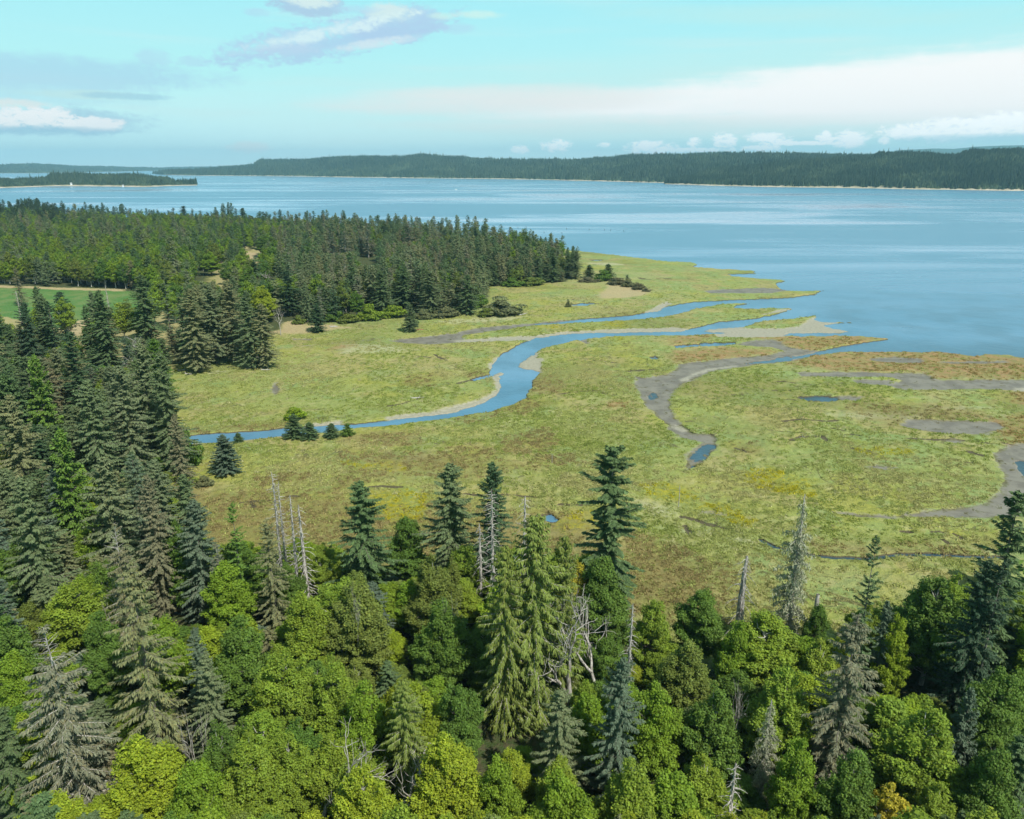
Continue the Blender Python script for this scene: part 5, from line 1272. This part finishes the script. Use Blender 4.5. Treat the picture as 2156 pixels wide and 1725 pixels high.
# ------------------------------------------------------------------ far shores
M_far, g = new_mat('far_forest_foliage')
v_ = g.attr('var')
out(g, principled(g, g.mix(v_, (0.016, 0.034, 0.018), (0.070, 0.098, 0.048)), 0.9, 0.05))
M_hill, g = new_mat('hill_ground')
s_ = g.attr('beach'); pos = g.node('ShaderNodeNewGeometry', 0)
nn = g.noise(pos, 0.02, 4, 0.6)
out(g, principled(g, g.mix(s_, g.mix(nn, (0.03, 0.055, 0.02), (0.06, 0.085, 0.03)), g.mix(g.step(nn, .4, .6), (0.52, 0.44, 0.34), (0.34, 0.30, 0.20))), 0.95, 0.05))
def ridge(line, depth, spacing, th, tw, nm, label, flabel, beach=18.0, tiers=1, seed=1, cols=220, rows=26, steep=0.55):
    """line: (u, v of the shore, v of the tree tops). A hill with a beach, and its wood as one mass"""
    line = np.array(line, float)
    us = np.linspace(line[0, 0], line[-1, 0], cols); vs = np.interp(us, line[:, 0], line[:, 1]); vt = np.interp(us, line[:, 0], line[:, 2])
    B = np.array([G(u, v, -0.5) for u, v in zip(us, vs)])
    r0 = np.hypot(B[:, 0], B[:, 1]); dirs = B / r0[:, None]
    ang = np.array([AE(u, v)[1] for u, v in zip(us, vt)])
    dpt = depth * np.clip(np.minimum(us - us[0], us[-1] + 900 - us) / (0.10 * (us[-1] - us[0])), 0.12, 1)
    Hc = np.maximum(H + (r0 + dpt) * np.tan(ang) - th * 0.95, 1.5)
    tt = np.linspace(0, 1, rows) ** 1.3
    rr = r0[None] + tt[:, None] * dpt[None]
    px_ = rr * dirs[:, 0][None]; py_ = rr * dirs[:, 1][None]
    prof = np.clip(tt * 1.0, 0, 1)[:, None]
    nz = fbm(px_, py_, depth * 0.35, seed, 4)
    zz = -0.8 + 3.5 * ss((rr - r0[None]), 0, beach) + (Hc[None] - 2) * ss(prof * (1 + 0.25 * nz * (1 - prof)), 0.02, 1.0) ** steep
    zz = np.where(rr - r0[None] < beach, -0.8 + 2.6 * ((rr - r0[None]) / beach), zz)
    zz = zz * (1 + 0.10 * nz * prof * (1 - prof) * 4)
    back = np.stack([(rr[-1] + dpt * 0.6) * dirs[:, 0], (rr[-1] + dpt * 0.6) * dirs[:, 1], np.full(cols, -3.0)], 1)
    V = np.concatenate([np.stack([px_, py_, zz], -1).reshape(-1, 3), back])
    i = np.arange(rows)[:, None] * cols; j = np.arange(cols - 1)[None]
    F = np.stack([i + j, i + j + 1, i + cols + j + 1, i + cols + j], -1).reshape(-1, 4)
    bt = np.concatenate([(((rr - r0[None]) < beach * 1.05) * 1.0).ravel(), np.zeros(cols)])
    me = mesh_np(nm, V, [F], True, vattr=dict(beach=bt)); o = link(nm, me, mat=M_hill); tag(o, label, None, None, 'structure')
    if not spacing: return
    r = np.random.default_rng(seed + 5)
    # trees over the slope
    wid = np.hypot(*(B[-1] - B[0])); n = int(wid * 1.15 * depth / spacing ** 2)
    uu = r.random(n) * (cols - 1.001); t_ = r.random(n); ci = uu.astype(int); f = uu - ci
    R0 = r0[ci] * (1 - f) + r0[ci + 1] * f; DP = dpt[ci] * (1 - f) + dpt[ci + 1] * f
    q = R0 + beach * 1.1 + t_ * np.maximum(DP * 1.05 - beach * 1.1, 2); dd = unit(dirs[ci] * (1 - f)[:, None] + dirs[ci + 1] * f[:, None])
    tpar = np.clip((q - R0) / DP, 0, 1)
    ri = np.interp(tpar, tt, np.arange(rows)); r_i = np.clip(ri.astype(int), 0, rows - 2); rf = ri - r_i
    Z = (zz[r_i, ci] * (1 - f) + zz[r_i, ci + 1] * f) * (1 - rf) + (zz[r_i + 1, ci] * (1 - f) + zz[r_i + 1, ci + 1] * f) * rf
    P = np.stack([q * dd[:, 0], q * dd[:, 1], Z - 1], 1)
    if len(P) > 30000: P = P[:30000]
    n = len(P)
    stand = fbm(P[:, 0], P[:, 1], 150, seed + 9, 3) * 1.5
    hh = th * r.uniform(0.62, 1.12, n) * (1 + 0.35 * stand) * np.where(r.random(n) < 0.04, 1.45, 1); ww = tw * r.uniform(0.7, 1.3, n)
    broad = (stand < -0.25) & (r.random(n) < .7)
    VV = []; FF = []; va = []; base = 0; S = 5
    a = r.random(n)[:, None] * 6.28 + np.arange(S)[None] * 2 * math.pi / S
    for (z0, z1, w0) in ([(0.05, 0.72, 1.0), (0.40, 1.0, 0.62)] if tiers == 2 else [(0.0, 1.0, 1.0)]):
        z1v = np.where(broad, np.minimum(z1, 0.72), z1)
        ring = np.stack([P[:, 0:1] + np.cos(a) * (ww * w0 * np.where(broad, 1.3, 1))[:, None] * r.uniform(.75, 1.2, (n, S)), P[:, 1:2] + np.sin(a) * (ww * w0)[:, None] * r.uniform(.75, 1.2, (n, S)),
                         P[:, 2:3] + (hh * z0)[:, None] * r.uniform(0.7, 1.3, (n, S))], -1)
        apex = np.stack([P[:, 0] + r.normal(0, .4, n), P[:, 1], P[:, 2] + hh * z1v], -1)[:, None]
        VV.append(np.concatenate([ring, apex], 1).reshape(-1, 3))
        k = base + np.arange(n)[:, None] * (S + 1)
        FF.append(np.stack([k + np.arange(S)[None], k + (np.arange(S)[None] + 1) % S, k + S + np.zeros((1, S), int)], -1).reshape(-1, 3))
        vb_ = np.clip(0.35 + r.normal(0, 0.22, n) + np.where(broad, 0.40, 0) + 0.35 * fbm(P[:, 0], P[:, 1], 260, seed + 19, 2), 0, 1)
        va.append(np.repeat(vb_, S)); base += n * (S + 1)
    me = mesh_np('far_forest', np.concatenate(VV), [np.concatenate(FF)], False, fattr=dict(var=np.concatenate(va)))
    o = link('far_forest', me, mat=M_far); tag(o, flabel, None, None, 'stuff')
ridge([(1400,388,384),(1440,389,368),(1500,391,352),(1600,393.5,342),(1700,395,331),(1828,397,324),(1838,397,317),(1920,399,318),(2003,400,321),(2028,400.5,312),(2128,402,310),(2156,402,313),(2300,404,312),(2600,408,315)],
      900, 8.6, 25, 5.2, 'hill', 'wooded ridge across the bay with a long tan beach', 'conifer wood covering the near ridge across the bay', 34, 1, 3)
ridge([(322,366.3,365),(345,368.5,358),(420,370,355),(500,370.4,347),(535,370.6,345),(548,370.8,334),(620,371.5,333.5),(700,373,330),(760,374,327),(850,375,328),(880,375.5,322.5),(960,376.3,327),(1040,377,332),(1100,378,335),
       (1240,381,332),(1313,383,325),(1400,385.5,323),(1503,386,320),(1600,387,321),(1678,388,322),(1828,389,323),(2000,391,325)],
      1500, 15.0, 30, 8.5, 'hill', 'long wooded headland across the bay', 'conifer wood covering the far headland', 26, 1, 5, 300)
ridge([(-500,366,350),(-200,365.5,346),(0,365,345),(80,365,344.5),(150,363.5,348),(250,361.5,351),(330,360,352.5),(400,358,351),(480,357,350),(620,356.5,350.5)],
      2200, 34.0, 30, 15, 'hill', 'low blue hills beyond the island at the far end of the bay', 'hazy wood on the farthest low hills', 30, 1, 7)
ridge([(-420,398,376),(-100,397,373),(0,396,372),(60,394,373),(100,392.5,372),(112,392.3,363),(180,392.3,361.5),(240,393,362.5),(300,394,365),(330,393,368),(345,392.3,367),(364,391.6,373),(372,391.2,389),(415,390.6,389.8)],
      330, 7.6, 23, 4.6, 'hill', 'low wooded island spit with a tan beach', 'conifer wood on the low island spit', 26, 2, 9, 260)
ridge([(1500,358.6,355),(1750,358.6,332),(1850,358.6,322),(1900,358.6,316),(1960,358.6,313),(2000,358.6,314),(2050,358.6,309),(2100,358.6,307),(2156,358.6,306),(2300,358.6,303),(2500,358.6,309)], 1000, 0, 0, 0, 'mountain', 'pale blue mountain range behind the ridge', '', 30, 1, 13)

# ------------------------------------------------------------------ small things
def box_mesh(nm, sx, sy, sz, z0=0.0, taper=1.0):
    V = [(-sx, -sy, z0), (sx, -sy, z0), (sx, sy, z0), (-sx, sy, z0), (-sx * taper, -sy * taper, z0 + sz), (sx * taper, -sy * taper, z0 + sz), (sx * taper, sy * taper, z0 + sz), (-sx * taper, sy * taper, z0 + sz)]
    return mesh_np(nm, V, [np.array([(0, 3, 2, 1), (4, 5, 6, 7), (0, 1, 5, 4), (1, 2, 6, 5), (2, 3, 7, 6), (3, 0, 4, 7)])])
def flat_mat(name, col, rough=0.7):
    m, g = new_mat(name); p = g.node('ShaderNodeTexCoord', 3)
    out(g, principled(g, g.mix(g.noise(p, 1.5, 3), tuple(c * .85 for c in col), tuple(min(1, c * 1.1) for c in col)), rough, 0.3)); return m
M_white = flat_mat('white_paint', (0.78, 0.77, 0.74)); M_roof = flat_mat('grey_roofing', (0.42, 0.41, 0.40)); M_dark = flat_mat('dark_weathered_wood', (0.06, 0.05, 0.04)); M_glass = flat_mat('dark_window', (0.03, 0.04, 0.05), .2)
HOUSES = [(1718,387.5,9,'white house with a grey roof above the tan beach'), (1706,388,6,'smaller pale house beside the white one'), (1558,386,7,'pale house in the trees at the near end of the ridge'), (1664,385.5,7,'light roofed house higher in the trees'),
          (1880,396,6,'little beach house on the long tan beach'), (150,388,4,'pale house on the island spit'), (259,392.6,3.5,'white cabin on the island beach'), (12,393.5,3.5,'white cabin at the margin of the island spit')]
for (u, v, s_, label) in HOUSES:
    x, y = G(u, v, 0); d = math.hypot(x, y)
    zt = 2.0 if v > 391 else 9.0
    x, y = G(u, v, zt)
    t = empty('beach_house', (x, y, zt), -math.atan2(x, y) + 0.1); tag(t, label, 'house', 'houses along the far shores')
    link('wall', box_mesh('wall', s_, s_ * .55, 4.2, -4.0), t, M_white)
    w_ = box_mesh('wall', s_, s_ * .55, 8.0, -4.0); t.children[0].data = w_; w_.materials.append(M_white)
    rf = mesh_np('roof', [(-s_ * 1.08, -s_ * .65, 4.0), (s_ * 1.08, -s_ * .65, 4.0), (s_ * 1.08, s_ * .65, 4.0), (-s_ * 1.08, s_ * .65, 4.0), (-s_ * 1.08, 0, 6.6), (s_ * 1.08, 0, 6.6)],
                 [np.array([(0, 1, 5, 4), (2, 3, 4, 5), (0, 3, 2, 1)]), np.array([(1, 2, 5), (3, 0, 4)])]); link('roof', rf, t, M_roof)
    for k in (-1, 0, 1):
        link('window', box_mesh('window', s_ * .16, 0.06, 1.6, 1.0), t, M_glass, (k * s_ * .55, -s_ * .55 - .05, 0))
for (u, v, L_, label) in [(577,378,14,'white motor boat under the far headland'), (960,399.8,9,'small white boat alone in the middle of the bay'), (402,375.8,9,'white boat off the tip of the far headland')]:
    x, y = G(u, v, -0.5); t = empty('motor_boat', (x, y, -0.55), -math.atan2(x, y)); tag(t, label, 'boat', 'boats on the bay')
    hull = mesh_np('hull', [(-L_ / 2, -1.4, 1.4), (L_ * .3, -1.4, 1.6), (L_ / 2, 0, 2.0), (L_ * .3, 1.4, 1.6), (-L_ / 2, 1.4, 1.4), (-L_ / 2, -1.0, -.3), (L_ * .28, -1.0, -.3), (L_ * .42, 0, -.1), (L_ * .28, 1.0, -.3), (-L_ / 2, 1.0, -.3)],
                   [np.array([(0, 5, 6, 1), (1, 6, 7, 2), (2, 7, 8, 3), (3, 8, 9, 4), (4, 9, 5, 0)]), np.array([(0, 1, 2, 3, 4)])[:, ::1], ])
    link('hull', hull, t, M_white); link('cabin', box_mesh('cabin', L_ * .16, 1.0, 1.8, 1.45, .85), t, M_white); link('windscreen', box_mesh('windscreen', L_ * .162, .8, .5, 2.3, .95), t, M_glass)
def post(u, vb, hgt, rad_, mat, name, label, cat, group=None):
    x, y = G(u, vb, -0.5 if 'stake' in name else 0)
    T = Tubes(); T.add([(0, 0, -1.0), (0.02 * hgt, 0, hgt * .5), (0.0, 0.01 * hgt, hgt)], [rad_, rad_ * .9, rad_ * .7], 7)
    o = link(name, T.mesh(name), None, mat, (x, y, -0.5 if 'stake' in name else height_at(x, y))); tag(o, label, cat, group)
post(1428, 1067, 6.3, 0.13, M_dead, 'marsh_pole', 'tall bleached pole standing in the marsh right of the yellow flowers', 'pole')
post(1162, 975, 3.0, 0.09, M_dead, 'marsh_pole', 'short thin pole in the grass above the dark spruces', 'pole')
for i, (x2, y2) in enumerate([(230,487),(325,490),(390,492),(415,494),(470,497),(60,480),(25,482),(135,502),(165,505),(210,505)]):
    u, v = P2([(x2, y2)])[0]
    post(u, v, 2.1, 0.35, M_dark, 'oyster_stake', ['dark stake in the bay, %s' % s_ for s_ in ('highest of the middle', 'third from the outer end', 'second of the close pair', 'second from the outer end', 'outermost of the row', 'second in line near the wood', 'nearest the wood', 'first of the lower row', 'middle of the lower row', 'last of the lower row')][i], 'stake', 'stakes standing in the bay')
def log_(u, v, L_, rad_, ang, label, mat=M_dead):
    x, y = G(u, v, 0.1); T = Tubes(); k = 6
    P = np.stack([np.linspace(-L_ / 2, L_ / 2, k), np.random.default_rng(int(u)).normal(0, L_ * .02, k), np.full(k, rad_ * .7)], 1)
    T.add(P, rad_ * np.linspace(1.2, .6, k), 7); T.add(np.stack([P[0], P[0] + [-.3, .3, .5], P[0] + [-.5, .5, .9]]), [rad_ * .7, rad_ * .4, .03], 4); T.add(np.stack([P[3], P[3] + [.3, .4, .5], P[3] + [.7, .6, .9]]), [rad_ * .4, rad_ * .25, .03], 4)
    o = link('driftwood_log', T.mesh('driftwood_log'), None, mat, (x, y, height_at(x, y))); o.rotation_euler[2] = ang; tag(o, label, 'log', 'driftwood lying on the meadow')
log_(1101, 663, 9, .35, .9, 'white driftwood log beside the wide dome of brush')
log_(703, 689, 4, .45, .3, 'white stump lying on the dry bank')
log_(881, 695, 6, .4, .05, 'reddish log below the small dark bush', flat_mat('red_rotten_wood', (.28, .12, .07)))
log_(385, 780, 4, .3, .4, 'grey driftwood snag at the meadow corner')
log_(397, 788, 3.5, .3, -.3, 'second driftwood piece just below the first at the meadow corner')
log_(527, 775, 4, .3, 1.0, 'lone stump-like driftwood on the pale upper meadow')
log_(880, 838, 5, .25, .3, 'thin driftwood at the head of the dark crack in the grass')
log_(560, 779, 4, .25, .1, 'driftwood right of the dark pool in the upper meadow')
log_(1690, 920, 3, .2, .8, 'pale branch at the corner where the creek narrows')

# ------------------------------------------------------------------ air
hb = box_mesh('haze', 25000, 25000, 540, -6.0)
m, g = new_mat('sea_haze')
vol = g.n.new('ShaderNodeVolumePrincipled'); vol.inputs['Color'].default_value = (0.40, 0.76, 1.0, 1); vol.inputs['Density'].default_value = 5.2e-5; vol.inputs['Anisotropy'].default_value = 0.0
o_ = g.n.new('ShaderNodeOutputMaterial'); g.l.new(vol.outputs[0], o_.inputs['Volume'])
hz = link('haze', hb, None, m, (0, 0, 0)); tag(hz, 'thin blue sea haze', None, None, 'stuff')
